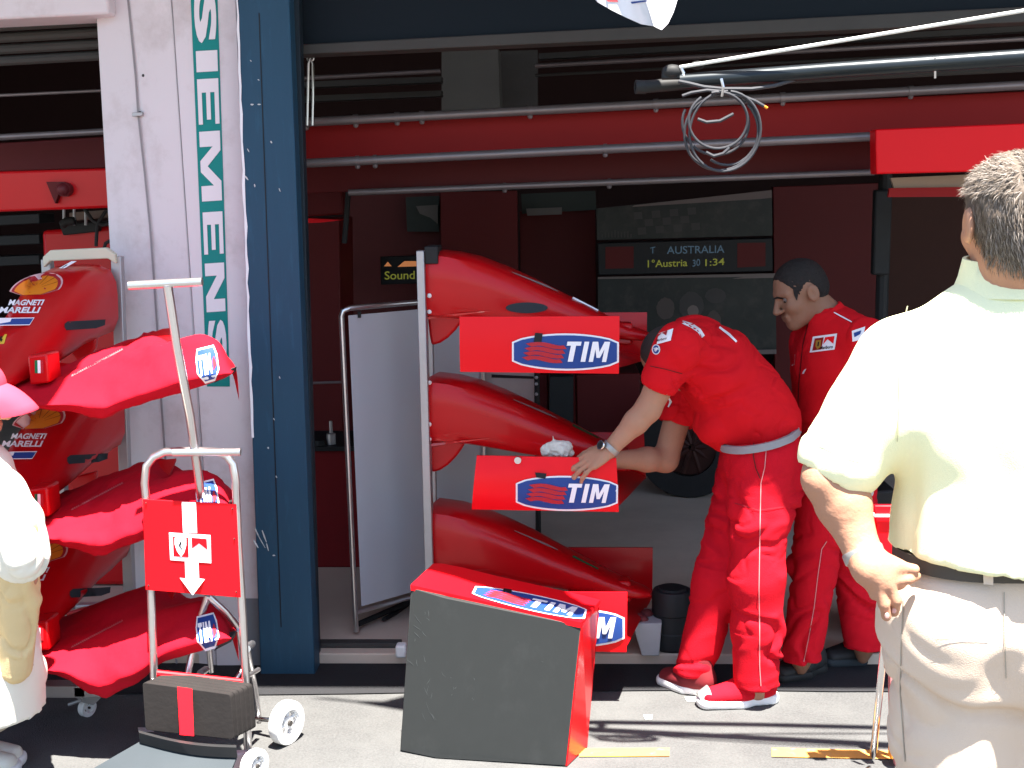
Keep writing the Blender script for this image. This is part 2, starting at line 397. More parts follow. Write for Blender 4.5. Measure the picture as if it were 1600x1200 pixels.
# small scattered bright scuffs on the tarmac
for (x,y,w_) in ((1070,1090,26),(1005,1118,14),(215,1138,26),(770,1150,0)):
    if w_:
        a=[G(x,y),G(x+w_,y),G(x+w_,y+7),G(x+3,y+7)]; mb.add([(q[0],q[1],.003) for q in a][::-1],[(0,1,2,3)])
tag(build(mb,'paint_marks',mat('worn_white_paint',(.5,.5,.47),.9,var=.2,scale=90),recalc=False),kind='structure')

# building shell
bt=thing('garage_building','white and dark pit garage building with deep red interior and wide open bays','building',(0,D0,0))
mb=MB(); mb.box((-6,12.4,.045),(8,12.6,3.6)); build(mb,'back_wall',mat('dark_maroon_wall',(.03,.010,.010),.7),bt)
mb=MB(); mb.box((-6.2,D0+.6,0),(-6,12.6,3.6)); mb.box((8,D0+.6,0),(8.2,12.6,3.6)); build(mb,'side_wall',conc,bt)
mb=MB(); mb.box((-6.2,D0+.1,3.6),(8.2,12.6,3.75)); build(mb,'ceiling',dark,bt)
mb=MB(); yc=D0-1.06
mb.box((-6.2,yc,3.1),(8.2,D0+.5,3.3)); mb.box((-6.2,yc-.40,3.1),(-1.35,yc-.001,3.3)); build(mb,'canopy',white_wall,bt)  # unseen left step added to the canopy to shade the top left wing
# white lintel over left bay
a=P(-120,36,D0); b=P(170,22,D0)
mb=MB(); mb.hexa([(a[0],D0,a[2]),(b[0],D0,b[2]),(b[0],D0+.3,b[2]),(a[0],D0+.3,a[2])],[(a[0],D0,3.1),(b[0],D0,3.1),(b[0],D0+.3,3.1),(a[0],D0+.3,3.1)]); build(mb,'lintel',white_wall,bt,bevel=.01)
# blue fascia over right bay
a=P(468,74,D0+.12); b=P(1700,8,D0+.12)
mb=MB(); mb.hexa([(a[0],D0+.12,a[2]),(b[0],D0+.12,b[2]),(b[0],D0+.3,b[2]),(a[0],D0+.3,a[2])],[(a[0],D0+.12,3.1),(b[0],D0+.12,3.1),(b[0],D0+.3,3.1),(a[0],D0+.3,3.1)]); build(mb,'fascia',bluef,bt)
mb=MB()
a=P(456,86,D0+.1); b=P(1700,30,D0+.1); a2=P(456,70,D0+.1); b2=P(1700,5,D0+.1)
mb.hexa([a,b,b+[0,.12,0],a+[0,.12,0]],[a2,b2,b2+[0,.12,0],a2+[0,.12,0]])
build(mb,'door_rail',greyd,bt,bevel=.004)
# roller shutter slats upper left bay
mb=MB()
for i,(yy) in enumerate((44,62,80,98)):
    a=P(-120,yy+4,D0+.22+.02*i); b=P(172,yy-12,D0+.22+.02*i); mb.tube([a,b],.019,10)
build(mb,'roller_shutter',greyd,bt)
# interior grey pillar and dark lattice
def flat(name,quad,d,m,parent,th=.05,bevel=0):
    q=[P(x,y,d) for x,y in quad]   # TL TR BR BL
    mb=MB(); mb.prism(q,(0,th,0)); return build(mb,name,m,parent,bevel=bevel)
flat('pillar',[(690,76),(778,73),(781,172),(690,176)],8.2,conc,bt,.4)
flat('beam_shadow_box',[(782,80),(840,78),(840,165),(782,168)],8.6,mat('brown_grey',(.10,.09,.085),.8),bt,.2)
# white column
ct=thing('white_column','tall white painted column with vertical green and white lettered strip between the bays','column',P(290,1045,D0)*[1,1,0])
def colface(xt0,xb0,xt1,xb1,d0,d1,name,m,par,yb=1045,yt=-60,th=.3):
    # vertical slab face, given pixel x at y=0 and y=1000 for left and right edge
    def e(x0,x1,y): return x0+(x1-x0)*y/1000
    q=[P(e(xt0,xb0,yt),yt,d0),P(e(xt1,xb1,yt),yt,d1),P(e(xt1,xb1,yb),yb,d1),P(e(xt0,xb0,yb),yb,d0)]
    q[2][2]=0;q[3][2]=0
    mb=MB(); mb.prism(q,(0,th,0)); o=build(mb,name,m,par,bevel=.004); return o,mb
_,m1=colface(149,207,268,335,D0+.10,D0,'column_side',white_wall,ct)
_,m2=colface(268.5,335.5,369,409,D0-.002,D0,'column_front',white_wall,ct)
t_side=bvh(m1); t_front=bvh(m2)
def ex(x0,x1,y): return x0+(x1-x0)*y/1000
sq=[(ex(298,340,-40),-40),(ex(340,372,-40),-40),(ex(340,372,604),604),(ex(298,340,604),604)]
stp=decal('lettered_strip',t_front,poly([(0,0),(1,0),(1,1),(0,1)]),sq,teal,ct,off=.002)
letters=[]
ys=[(-18,68),(80,113),(124,195),(206,315),(332,398),(412,488),(501,572)]
for ch,(a,b) in zip('SIEMENS',ys):
    if ch=='I': d=poly([(0,0),(1,0),(1,1),(0,1)])
    elif ch=='E': d=(np.array([(0,0),(1,0),(1,.2),(.3,.2),(.3,.4),(.9,.4),(.9,.6),(.3,.6),(.3,.8),(1,.8),(1,1),(0,1)]),[tuple(range(12))])
    elif ch=='M': d=(np.array([(0,0),(.22,0),(.22,.62),(.42,0),(.58,0),(.78,.62),(.78,0),(1,0),(1,1),(.72,1),(.5,.35),(.28,1),(0,1)]),[tuple(range(13))])
    elif ch=='N': d=(np.array([(0,0),(.26,0),(.26,.6),(.68,0),(1,0),(1,1),(.74,1),(.74,.4),(.32,1),(0,1)]),[tuple(range(10))])
    else: d=text2d('S',.045)
    d=rot90(d)
    q=[(ex(302.5,344.5,a),a),(ex(337,368.5,a),a-2),(ex(337,368.5,b),b-2),(ex(302.5,344.5,b),b)]
    decal('letter',t_front,d,q,sil,stp,off=.005)
# seam line and small fittings on column
seam=[(198,-20),(206,60),(212,120),(216,180),(226,270),(234,350),(240,430),(246,520),(250,600),(257,700),(262,760),(268,860),(272,960),(276,1040)]
decal('conduit_line',t_side,strip(seam,3.2),None,mat('seam_grey',(.28,.25,.26),.6),ct,pix=True,off=.004,sub=60)
decal('column_edge_line',t_side,strip([(268,0),(301,500),(332,960)],2.2),None,mat('seam_pale',(.45,.42,.43),.6),ct,pix=True,sub=60)
for x,y in ((210,179),(219,176),(224,118),(259,115)):
    mb=MB(); c=P(x,y,D0+.045); mb.sphere(c,.006,n=8); build(mb,'screw',greyd,ct)
flat('clip',[(206,176),(222,175),(222,181),(206,182)],D0+.03,alu,ct,.02,.002)
decal('base_band',t_front,poly([(381,935),(404,935),(408,1041),(384,1041)]),None,mat('grey_base_paint',(.2,.21,.23),.6),ct,pix=True)
# blue post
pt_=thing('blue_post','dark blue painted steel door post scuffed white, right of the white column','post',P(430,1045,D0-.06)*[1,1,0])
_,m3=colface(370,405,452,490,D0-.09,D0-.09,'post_face',bluep,pt_,yb=1043,th=.10); t_post=bvh(m3)
for (xa,xb) in ((400,441),): decal('joint',t_post,strip([(ex(404,440,y),y) for y in range(20,1040,60)],1.6),None,blk_l,pt_,pix=True)
decal('paint_edge',t_post,strip([(ex(371,406,y)+random.uniform(-1,1),y) for y in range(-20,700,22)],[random.uniform(2,5) for _ in range(33)]),None,white_l,pt_,pix=True,off=.003)
scf=[]
V_=[];F_=[]
for (x,y,l_,ang) in [(394,163,5,0),(405,163,5,0),(388,235,6,60),(424,222,4,60),(385,278,9,50),(398,290,5,80),(437,297,6,70),(385,360,6,60),(392,95,3,50),(404,125,3,30),(403,835,22,65),(408,845,26,60),(413,838,20,70),(400,850,14,60),(418,855,12,75),(432,745,4,60),(419,700,3,50),(428,655,4,50),(437,590,4,70),(428,868,4,0)]:
    a=math.radians(ang); o=len(V_); dx,dy=math.cos(a)*l_/2,math.sin(a)*l_/2; w_=.9+random.random()
    d=strip([(x-dx,y-dy),(x,y+random.uniform(-.6,.6)),(x+dx,y+dy)],[w_,w_*1.6,w_*.6]); V_+=list(d[0]); F_+=[tuple(i+o for i in q) for q in d[1]]
decal('scuff_marks',t_post,(np.array(V_),F_),None,mat('scuff_white',(.5,.52,.52),.7),pt_,pix=True)
_,m4=colface(453,491,467,496,D0-.01,D0-.01,'post_edge',mat('near_black_blue',(.012,.02,.028),.5),pt_,yb=1043,th=.06)
# pipes and beams -----------------------------------------------------------
def pipe_thing(a,b,d,rpx,label,m=pipe,d2=None,clamps=(),group='grey pipes across the open bay'):
    A=P(*a,d); B=P(*b,d2 or d); t=thing('ceiling_pipe',label,'pipe',A,group)
    r=rpx*d/F; mb=MB(); mb.tube([A,A+(B-A)*.3,A+(B-A)*.6,B],r,14); build(mb,'tube',m,t)
    if clamps:
        for c in clamps:
            mb=MB(); q=A+(B-A)*c; mb.tube([q-(B-A)*.003,q+(B-A)*.003],r*1.18,14)
            mb.sphere(q-np.array([-.0,0,r*1.2]),.012,n=8)
            build(mb,'clamp',pipe,t)
    return t
pipe_thing((440,193),(1760,125),5.5,7,'highest thick grey pipe crossing the open bay above the dark red band',clamps=(.03,.09,.14,.17,.3,.45,.6,.75))
pipe_thing((440,257),(1368,213),5.45,7,'middle grey pipe running over the dark red band to the bright red box',clamps=(.13,.16,.55))
pipe_thing((545,301),(1366,269),5.9,5,'lowest thin grey pipe ending under the bright red box',clamps=(.3,.5))
pipe_thing((440,124),(688,111),6.6,3.4,'short thin pipe high in the dark, left of the grey pillar')
pipe_thing((836,103),(1760,52),6.6,3.6,'long thin pipe high in the dark, right of the grey pillar')
pipe_thing((836,118),(1760,70),6.8,2.2,'thinnest dark pipe close under the long thin high pipe',greyd)
pipe_thing((-140,156),(190,140),5.8,2.5,'thin pipe high in the left bay',group='pipes across the left bay')
pipe_thing((-140,222),(190,204),5.5,5,'thick grey pipe above the red beam in the left bay',group='pipes across the left bay')
def panel(name,label,quad,d,m,cat='panel',group=None,th=.06,bevel=.004):
    q=[P(x,y,d) for x,y in quad]; c=sum(q)/4; mb=MB(); mb.prism(q,(0,th,0)); o=build(mb,name,m,None,bevel=bevel,origin=tuple(c)); return tag(o,label,cat,group)
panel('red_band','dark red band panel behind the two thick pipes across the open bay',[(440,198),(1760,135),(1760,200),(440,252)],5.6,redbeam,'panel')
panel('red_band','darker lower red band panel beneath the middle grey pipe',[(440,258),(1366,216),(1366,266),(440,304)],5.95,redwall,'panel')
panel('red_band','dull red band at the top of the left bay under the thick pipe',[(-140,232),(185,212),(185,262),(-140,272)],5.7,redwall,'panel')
lb=thing('red_beam','bright red beam with round bolt across the left bay','beam',P(90,290,5.1))
mb=MB(); q=[P(-140,272,5.1),P(190,262,5.1),P(190,324,5.1),P(-140,336,5.1)]; mb.prism(q,(0,.2,0)); build(mb,'beam_body',redc,lb,bevel=.01)
mb=MB(); c=P(103,296,5.09); mb.tube([c+[0,-.03,0],c+[0,.03,0]],.028,16); mb.sphere(c+[0,-.03,0],.026); build(mb,'bolt',mat('dark_red_bolt',(.10,.012,.015),.4),lb)
mb=MB(); mb.prism([P(72,284,5.07),P(98,284,5.07),P(86,318,5.07)],(0,.03,0)); build(mb,'bracket',redwall,lb)
rb=thing('red_sign_box','bright red hanging box at upper right above the leaning mechanics','box',P(1480,270,5.2))
mb=MB(); mb.prism([P(1368,202,5.2),P(1760,186,5.2),P(1760,262,5.2),P(1369,272,5.2)],(0,.10,0)); build(mb,'box_body',redf,rb,bevel=.006)
mb=MB(); mb.prism([P(1392,278,5.4),P(1760,262,5.4),P(1760,300,5.4),P(1400,302,5.4)],(0,.02,0)); build(mb,'lower_trim',mat('cream_dull',(.34,.25,.18),.6),rb)
mb=MB(); mb.prism([P(1390,294,5.38),P(1760,288,5.38),P(1760,306,5.38),P(1388,308,5.38)],(0,.02,0)); build(mb,'lower_band',redbeam,rb)
# dark slats high in the garage
for (a,b,d,lab) in (((440,138),(690,128),7.0,'upper dark louvre bar left of the grey pillar'),((440,160),(690,150),7.1,'lower dark louvre bar left of the grey pillar'),((842,92),(1760,40),7.3,'dark louvre bar high right of the grey pillar')):
    A=P(*a,d);B=P(*b,d); mb=MB(); mb.hexa([A,B,B+[0,.1,0],A+[0,.1,0]],[A+[0,0,.03],B+[0,0,.03],B+[0,.1,.03],A+[0,.1,.03]]); tag(build(mb,'louvre_bar',greyd,origin=tuple(A)),lab,'louvre')
# hanging wire loop
wt=thing('hanging_wire','thin wire loop hanging in front of the top pipe beside the blue post','wire',P(485,90,5.3))
mb=MB(); q=[P(480,196,5.3),P(481,150,5.3),P(482,100,5.3),P(485,90,5.3),P(489,100,5.3),P(489,150,5.3),P(488,196,5.3)]; mb.tube(q,.005,6); mb.tube([P(485+5*math.cos(t),91+5*math.sin(t),5.3) for t in np.linspace(0,6.2,12)],.004,6,closed=True); build(mb,'loop',chrome,wt)
# back panels ---------------------------------------------------------------
def bpanel(quad,d,m,label,name='wall_panel',group='dark red wall panels at the back',th=.08): return panel(name,label,quad,d,m,'panel',group,th)
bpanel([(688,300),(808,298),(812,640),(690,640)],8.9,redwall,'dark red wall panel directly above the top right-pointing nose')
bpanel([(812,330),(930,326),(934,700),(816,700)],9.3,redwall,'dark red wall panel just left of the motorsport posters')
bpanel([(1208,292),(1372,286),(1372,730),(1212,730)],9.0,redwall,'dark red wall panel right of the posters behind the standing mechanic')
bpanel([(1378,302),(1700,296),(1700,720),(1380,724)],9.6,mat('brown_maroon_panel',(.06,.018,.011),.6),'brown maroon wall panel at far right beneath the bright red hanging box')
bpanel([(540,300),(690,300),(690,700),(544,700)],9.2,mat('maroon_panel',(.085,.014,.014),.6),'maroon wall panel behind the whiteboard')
flat('window_recess',[(634,308),(686,306),(686,362),(636,362)],9.1,mat('greenish_dark',(.03,.035,.03),.5),bt,.02)
flat('window_recess',[(814,303),(930,298),(932,328),(816,334)],9.2,MATS['greenish_dark'],bt,.02)
flat('wall_plate',[(822,326),(878,324),(878,335),(824,337)],9.15,mat('dull_pale',(.13,.11,.10),.6),bt,.02)
flat('wall_plate',[(650,322),(684,320),(684,350),(672,340),(656,334)],9.05,MATS['dull_pale'],bt,.02)
# posters
po=thing('wall_poster','wide black and white racing poster with chequered flags, above the lit timing board','poster',P(1070,340,8.8))
q=[P(932,326,8.8),P(1206,298,8.8),P(1207,368,8.8),P(933,375,8.8)]
mb=MB(); mb.prism(q,(0,.05,0)); build(mb,'poster_sheet',photo_a,po); tp=bvh(mb)
decal('white_border',tp,poly([(932,327),(1206,297),(1206,309),(932,339)]),None,photo_l,po,pix=True)
decal('lower_border',tp,poly([(932,371),(1207,363),(1207,369),(932,377)]),None,photo_l,po,pix=True,off=.006)
V_=[];F_=[]
for i in range(7):
    for j in range(3):
        if (i+j)%2==0:
            x=990+i*14+j*3; y=332+j*12-i*1.2; o=len(V_); V_+=[(x,y),(x+13,y-1),(x+14,y+10),(x+1,y+11)]; F_.append((o,o+1,o+2,o+3))
for i in range(10):
    x=940+i*5; h_=random.uniform(5,12); o=len(V_); V_+=[(x,371),(x+2,371),(x+2,371-h_),(x,371-h_)]; F_.append((o,o+1,o+2,o+3))
decal('chequers',tp,(np.array(V_,float),F_),None,photo_g,po,pix=True)
po=thing('wall_poster','lower dark racing poster with helmeted driver and crowd, behind the bending mechanic','poster',P(1070,490,8.8))
mb=MB(); mb.prism([P(934,436,8.8),P(1212,432,8.8),P(1213,552,8.8),P(936,556,8.8)],(0,.05,0)); build(mb,'poster_sheet',photo_a,po); tp=bvh(mb)
decal('white_border',tp,poly([(934,433),(1211,427),(1211,434),(934,440)]),None,photo_l,po,pix=True)
decal('lower_border',tp,poly([(1100,548),(1213,546),(1213,553),(1100,555)]),None,photo_l,po,pix=True)
def blobp(cx,cy,rx,ry,n=30,j=.05): return poly([(cx+rx*math.cos(2*math.pi*i/n)*(1+random.uniform(-j,j)),cy+ry*math.sin(2*math.pi*i/n)*(1+random.uniform(-j,j))) for i in range(n)])
for (a_,m_) in (((1080,478,19,22),photo_g),((1040,482,14,17),mat('poster_brown',(.08,.06,.055),.5)),((1083,486,9,9),photo_l),((1118,462,16,12),photo_g),((1115,505,12,20),MATS['poster_brown']),((1075,525,26,16),photo_g)):
    decal('printed_figure',tp,blobp(*a_),None,m_,po,pix=True,off=.004+.001*random.random())
ld=thing('timing_board','long black timing board with faint lit lines of text between the two posters','screen',P(1070,400,8.75))
mb=MB(); mb.prism([P(934,380,8.75),P(1207,372,8.75),P(1208,424,8.75),P(935,430,8.75)],(0,.06,0)); build(mb,'board',blk_l,ld,bevel=.005); tp=bvh(mb)
for t_,x0,x1,y0,y1,m_ in (('T',1016,1024,386,396,ledb),('AUSTRALIA',1042,1132,384,396,ledb),('1°Austria',1012,1074,405,417,ledy),('30',1082,1094,405,416,ledb),('1:34',1102,1132,404,415,ledy)):
    decal('lit_text',tp,text2d(t_,.01),[(x0,y0+1),(x1,y0-1),(x1,y1-1),(x0,y1+1)],m_,ld)
decal('red_field',tp,poly([(946,386),(990,385),(990,419),(946,420)]),None,redwall,ld,pix=True); decal('red_field',tp,poly([(1152,380),(1196,379),(1196,416),(1152,418)]),None,redwall,ld,pix=True)
ld=thing('small_led_sign','small black sign with orange and yellow lit letters on the maroon wall','screen',P(625,420,8.4))
mb=MB(); mb.prism([P(594,401,8.4),P(690,398,8.4),P(690,442,8.4),P(595,445,8.4)],(0,.05,0)); build(mb,'board',blk_l,ld,bevel=.005); tp=bvh(mb)
decal('lit_text',tp,text2d('Sound',.01),[(601,424),(648,423),(648,436),(601,437)],ledy,ld)
decal('lit_mark',tp,poly([(600,416),(606,409),(612,416)]),None,ledo,ld,pix=True); decal('lit_mark',tp,poly([(621,417),(632,408),(655,408),(655,416)]),None,ledo,ld,pix=True)
# stand / frame pieces at right
st=thing('equipment_post','thin black vertical post under the bright red box','post',P(1384,600,6.2)*[1,1,0]+[0,0,.045])
mb=MB(); a=P(1384,272,6.2); mb.tube([a,[a[0],a[1],.06]],.03,10); build(mb,'post_tube',dark,st)
mb=MB(); a=P(1372,330,6.15); mb.box(a-[.02,.02,.3],a+[.06,.04,.1]); build(mb,'post_box',dark,st,bevel=.01)
# cupboards at left behind post
def cab(label,quad,d,m,th=.5,name='cabinet',floor=True):
    q=[P(x,y,d) for x,y in quad]
    if floor: q[2][2]=.045; q[3][2]=.045
    mb=MB(); mb.prism(q,(0,th,0)); o=build(mb,name,m,None,bevel=.008,origin=tuple((q[2]+q[3])/2)); return tag(o,label,'cabinet')
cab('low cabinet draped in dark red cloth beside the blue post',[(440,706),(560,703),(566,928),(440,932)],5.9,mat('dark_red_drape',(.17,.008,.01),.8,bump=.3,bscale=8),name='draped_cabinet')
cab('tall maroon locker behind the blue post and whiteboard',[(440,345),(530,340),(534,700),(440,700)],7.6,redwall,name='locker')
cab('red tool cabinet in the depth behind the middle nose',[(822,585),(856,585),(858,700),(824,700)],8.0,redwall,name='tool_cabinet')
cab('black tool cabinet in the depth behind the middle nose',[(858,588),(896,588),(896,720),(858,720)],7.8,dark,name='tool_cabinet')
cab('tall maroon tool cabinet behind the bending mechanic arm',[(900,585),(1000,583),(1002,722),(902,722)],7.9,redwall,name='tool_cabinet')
tw=thing('work_lamp_arm','dark jointed lamp arm with red shade near the blue post','lamp',P(540,300,6.4))
mb=MB(); mb.tube([P(570,250,6.4),P(545,290,6.4),P(542,330,6.4),P(538,380,6.4)],.014,8); mb.tube([P(500,270,6.4),P(545,290,6.4)],.012,8); build(mb,'arm',dark,tw)
mb=MB(); mb.prism([P(440,280,6.45),P(500,285,6.45),P(536,300,6.45),P(536,335,6.45),P(440,342,6.45)],(0,.2,0)); build(mb,'shade',redwall,tw,bevel=.01)
mb=MB(); mb.prism([P(440,339,6.44),P(535,344,6.44),P(500,348,6.44),P(440,350,6.44)],(0,.2,0)); build(mb,'shade_rim',redf,tw)
sh=thing('bench_rail','thin pale shelf rail with small bottles between blue post and whiteboard','shelf',P(500,597,5.9))
mb=MB(); mb.tube([P(440,600,5.9),P(534,597,5.9)],.006,8); build(mb,'rail',pipe,sh)
mb=MB(); mb.box(P(440,704,5.9)+[0,-.02,0],P(560,700,5.9)+[0,.4,.01]); build(mb,'shelf_board',dark,sh)
bo=P(518,700,5.95)
mb=MB(); mb.tube([bo,bo+[0,0,.07],bo+[0,0,.075],bo+[0,0,.13]],[.022,.022,.008,.008],10); tag(build(mb,'spray_bottle',alu,origin=tuple(bo)),'small grey bottle with thin neck standing on the draped cabinet','bottle')
bo=P(500,702,5.93)
mb=MB(); mb.tube([bo,bo+[0,0,.045]],[.03,.025],10); tag(build(mb,'jar',dark,origin=tuple(bo)),'short dark jar standing on the draped cabinet','jar')
# red machine behind left nose
mc=thing('red_machine','red machine with black hoses behind the left rack of noses','machine',P(120,420,5.6)*[1,1,0]+[0,0,.045])
mb=MB(); q=[P(64,360,5.6),P(195,352,5.6),P(200,560,5.6),P(66,560,5.6)]; q[2][2]=q[3][2]=.05; mb.prism(q,(0,.4,0)); build(mb,'machine_body',redc,mc,bevel=.02)
mb=MB(); q=[P(92,350,5.55),P(150,346,5.55),P(152,362,5.55),P(98,368,5.55)]; mb.prism(q,(0,.2,0)); mb.tube([P(96,352,5.5),P(104,346,5.5),P(118,345,5.5)],.02,8); build(mb,'black_block',dark,mc,bevel=.006)
mb=MB()
for pts in ([(150,385),(152,350),(165,330),(176,332),(182,360),(184,400)],[(132,326),(145,345),(160,352),(176,348)],[(160,400),(165,380),(180,372)]): mb.tube([P(x,y,5.45) for x,y in pts],.008,8)
build(mb,'hose',blackp,mc)
mb=MB()
for x in (100,134,116): mb.tube([P(x,322,5.5),P(x,352,5.5)],.006,6)
build(mb,'rod',alu,mc)
panel('dull_bar','pale dull bar under the red beam beside the white column','' or [(108,332),(190,326),(190,338),(108,346)],5.8,mat('dull_tan',(.16,.10,.07),.6),'bar')
for i,(ya,yb,lab) in enumerate(((352,346,'upper'),(382,378,'middle'),(414,410,'lower'))):
    A=P(-140,ya+8,6.5+.1*i);B=P(62,yb+3,6.5+.1*i); mb=MB(); mb.hexa([A,B,B+[0,.2,0],A+[0,.2,0]],[A+[0,0,.05],B+[0,0,.05],B+[0,.2,.05],A+[0,.2,.05]]); tag(build(mb,'storage_shelf',dark,origin=tuple(A),bevel=.004),lab+' dark storage shelf in the left bay behind the nose rack','shelf','dark shelves in the left bay')
# tyres in the back
wl=thing('spare_wheel','dark car wheel with brown rim lying upright on the garage floor behind the bending mechanic','wheel',P(1078,755,7.6)*[1,1,0]+[0,0,.045])
c=P(1078,696,7.4)
def ringw(mb,c,r0,r1,w_,axis,n=40,mi=0):
    a=np.array(axis,float); a/=np.linalg.norm(a); u=np.cross(a,[0,0,1.]); u/=np.linalg.norm(u); v=np.cross(a,u)
    prof=[(r0,-w_/2),(r1-.03*r1,-w_/2),(r1,-w_/2+.06*r1),(r1,w_/2-.06*r1),(r1-.03*r1,w_/2),(r0,w_/2)]
    rings=[[c+a*pz+(u*math.cos(t)+v*math.sin(t))*pr for pr,pz in prof] for t in [2*math.pi*i/n for i in range(n)]]
    mb.loft(rings,False,mi,closed=True)
c[2]=.045+.30
mb=MB(); ringw(mb,c,.17,.30,.24,(.25,1,0)); build(mb,'tyre',tyre,wl)
mb=MB(); ringw(mb,c,.02,.17,.18,(.25,1,0)); 
for i in range(10):
    t=2*math.pi*i/10; mb.tube([c+[.02*math.cos(t),-.1,.02*math.sin(t)],c+[.16*math.cos(t),-.1,.16*math.sin(t)]],.016,6)
build(mb,'rim',wheelm,wl)
# ---------------------------------------------------------------- whiteboard screens
wb=thing('folding_screen','white panel in a chrome tube frame standing beside the blue post','screen panel',P(557,1008,4.95)*[1,1,0]+[0,0,.045])
A0=P(533,482,4.95); A1=P(557,1006,4.95); A1[2]=.06; B0=P(752,476,5.45); B1=P(752,860,5.45); 
B0[2]=A0[2]-.0; 
def lerp(a,b,t): return np.array(a)*(1-t)+np.array(b)*t
mb=MB(); mb.tube([A1,lerp(A1,A0,.5),A0-[0,0,.03],A0+[.006,.003,-.01],A0+[.03,.012,0],lerp(A0,B0,.5),B0],.011,12)
mb.tube([B0,[B0[0],B0[1],.06]],.011,12); lo=lerp(A1,A0,.06); B2=np.array([B0[0],B0[1],lo[2]]); mb.tube([lo,B2],.009,10); build(mb,'frame',chrome,wb)
a=lerp(A0,B0,.045)-[0,0,.03]; b=B0-[.01,0,.03]; c_=B2+[-.01,0,.02]; d_=lerp(lo,B2,.045)+[0,0,.02]; a[0]+=0
mb=MB(); mb.prism([a,b,c_,d_],(.003,.012,0)); build(mb,'panel',white,wb)
for q in (lerp(a,b,.08),lerp(a,d_,.13)+[-.02,0,0],lerp(a,d_,.5)+[-.02,0,0]): mb=MB(); mb.box(q-[.006,.012,.012],q+[.006,.004,.012]); build(mb,'corner_clip',dark,wb)
mb=MB(); q1=P(560,975,5.0); q2=P(640,940,5.3); mb.tube([q1,q2],.012,8); mb.tube([P(600,985,5.1)*[1,1,0]+[0,0,.06],P(640,945,5.35)],.01,8); build(mb,'brace',dark,wb)
wb=thing('folding_screen','second beige panel with black upper slot visible between the top and middle noses','screen panel',P(790,860,5.5)*[1,1,0]+[0,0,.045])
mb=MB(); a=P(754,500,5.5); b=P(834,498,5.5); mb.prism([a,b,[b[0],b[1],.12],[a[0],a[1],.12]],(0,.012,0)); build(mb,'panel',mat('beige_board',(.36,.33,.31),.6),wb); tp=bvh(mb)
decal('black_slot',tp,poly([(768,585),(834,588),(834,592),(768,590)]),None,blk_l,wb,pix=True)
mb=MB(); mb.tube([a+[-.01,-.01,0],[a[0]-.01,a[1]-.01,.05]],.006,8); b2=P(838,498,5.5); mb.tube([b2,[b2[0],b2[1],.05]],.012,8); build(mb,'frame',dark,wb)
for yy in (590,600,616): mb=MB(); mb.sphere(P(838,yy,5.48),.008,n=8); build(mb,'screw',alu,wb)
# threshold rail with white foot
tr=thing('floor_rail','dark metal rail with white end block lying along the garage sill','rail',G(560,1010,.045))
a=G(488,1013,.045);b=G(626,1013,.045); mb=MB(); mb.box((a[0],a[1],.046),(b[0],a[1]+.05,.066)); build(mb,'rail',greyd,tr,bevel=.003)
c=G(627,1026,.045); mb=MB(); mb.box(c+[-.02,-.02,.0],c+[.02,.03,.05]); build(mb,'end_block',plastic_w,tr,bevel=.008)
# ---------------------------------------------------------------- centre rack
K=math.radians(10.5)
rk=thing('nose_rack','upright grey aluminium rack holding the three right-pointing red noses','rack',P(660,905,4.75)*[1,1,0]+[0,0,.045])
a=P(650,390,4.72); b=P(662,390,4.72); zt=P(656,392,4.72)[2]; ztb=P(656,375,4.78)[2]
x0,x1=a[0],b[0]
mb=MB(); lean=.012
mb.hexa([(x0+lean-.005,4.72,.03),(x1+lean,4.72,.03),(x1+lean,4.80,.03),(x0+lean-.005,4.80,.03)],[(x0,4.72,zt),(x1,4.72,zt),(x1,4.80,zt),(x0,4.80,zt)])
q=P(671,500,4.98); mb.box((q[0]-.018,4.97,.03),(q[0]+.012,5.02,1.35)); build(mb,'upright',alu,rk,bevel=.003)
mb=MB(); q=P(656,905,4.75)
mb.box((x0,4.60,.03),(x1+.02,5.2,.06)); mb.box((x0,4.77,.035),(x0+.7,4.81,.06)); build(mb,'rack_foot',alu,rk,bevel=.004)
mb=MB(); q=P(662,393,4.75); mb.box((x1-.0,4.74,zt-.05),(x1+.05,4.9,zt+.015)); build(mb,'top_block',dark,rk,bevel=.004)
def ringrect(w_,zt,zb,n=20,ex_=3.2):
    out=[]
    for i in range(n):
        t=2*math.pi*i/n+math.pi/n; c_,s_=math.cos(t),math.sin(t); r=(abs(c_)**ex_+abs(s_)**ex_)**(-1/ex_)
        out.append((w_/2*c_*r,(zt+zb)/2+(zt-zb)/2*s_*r))
    return out
NS=[0,.03,.1,.2,.32,.44,.56,.68,.8,.9,.96,1.0]
NT=[0,-.002,-.008,-.025,-.062,-.105,-.152,-.2,-.25,-.285,-.3,-.315]
NB=[-.252,-.252,-.254,-.262,-.276,-.292,-.306,-.318,-.328,-.334,-.336,-.332]
NW=[.27,.27,.27,.262,.25,.235,.215,.19,.16,.13,.1,.05]
def nose_body(O,ax,L,sc_=1.):
    ax=np.array([ax[0],ax[1],0.]); ax/=np.linalg.norm(ax); lat=np.array([-ax[1],ax[0],0.])
    f=lambda u,v,z: np.array(O)+ax*u*L+lat*v+np.array([0,0,z])*sc_
    mb=MB(); mb.loft([[f(s,v*sc_,z) for v,z in ringrect(w_,a,b,ex_=(6 if s<.15 else 4.6 if s<.5 else 3.4))] for s,a,b,w_ in zip(NS,NT,NB,NW)])
    return mb,f
def oval(n=13,bul=.235):
    p=[]
    for i in range(n): t=i/(n-1); p.append((t,(bul)*(1-math.sin(math.pi*t)**.62)))
    for i in range(n): t=1-i/(n-1); p.append((t,1-bul*(1-math.sin(math.pi*t)**.62)))
    return p
def inset(p,a,b): return [(a+(1-2*a)*x,b+(1-2*b)*y) for x,y in p]
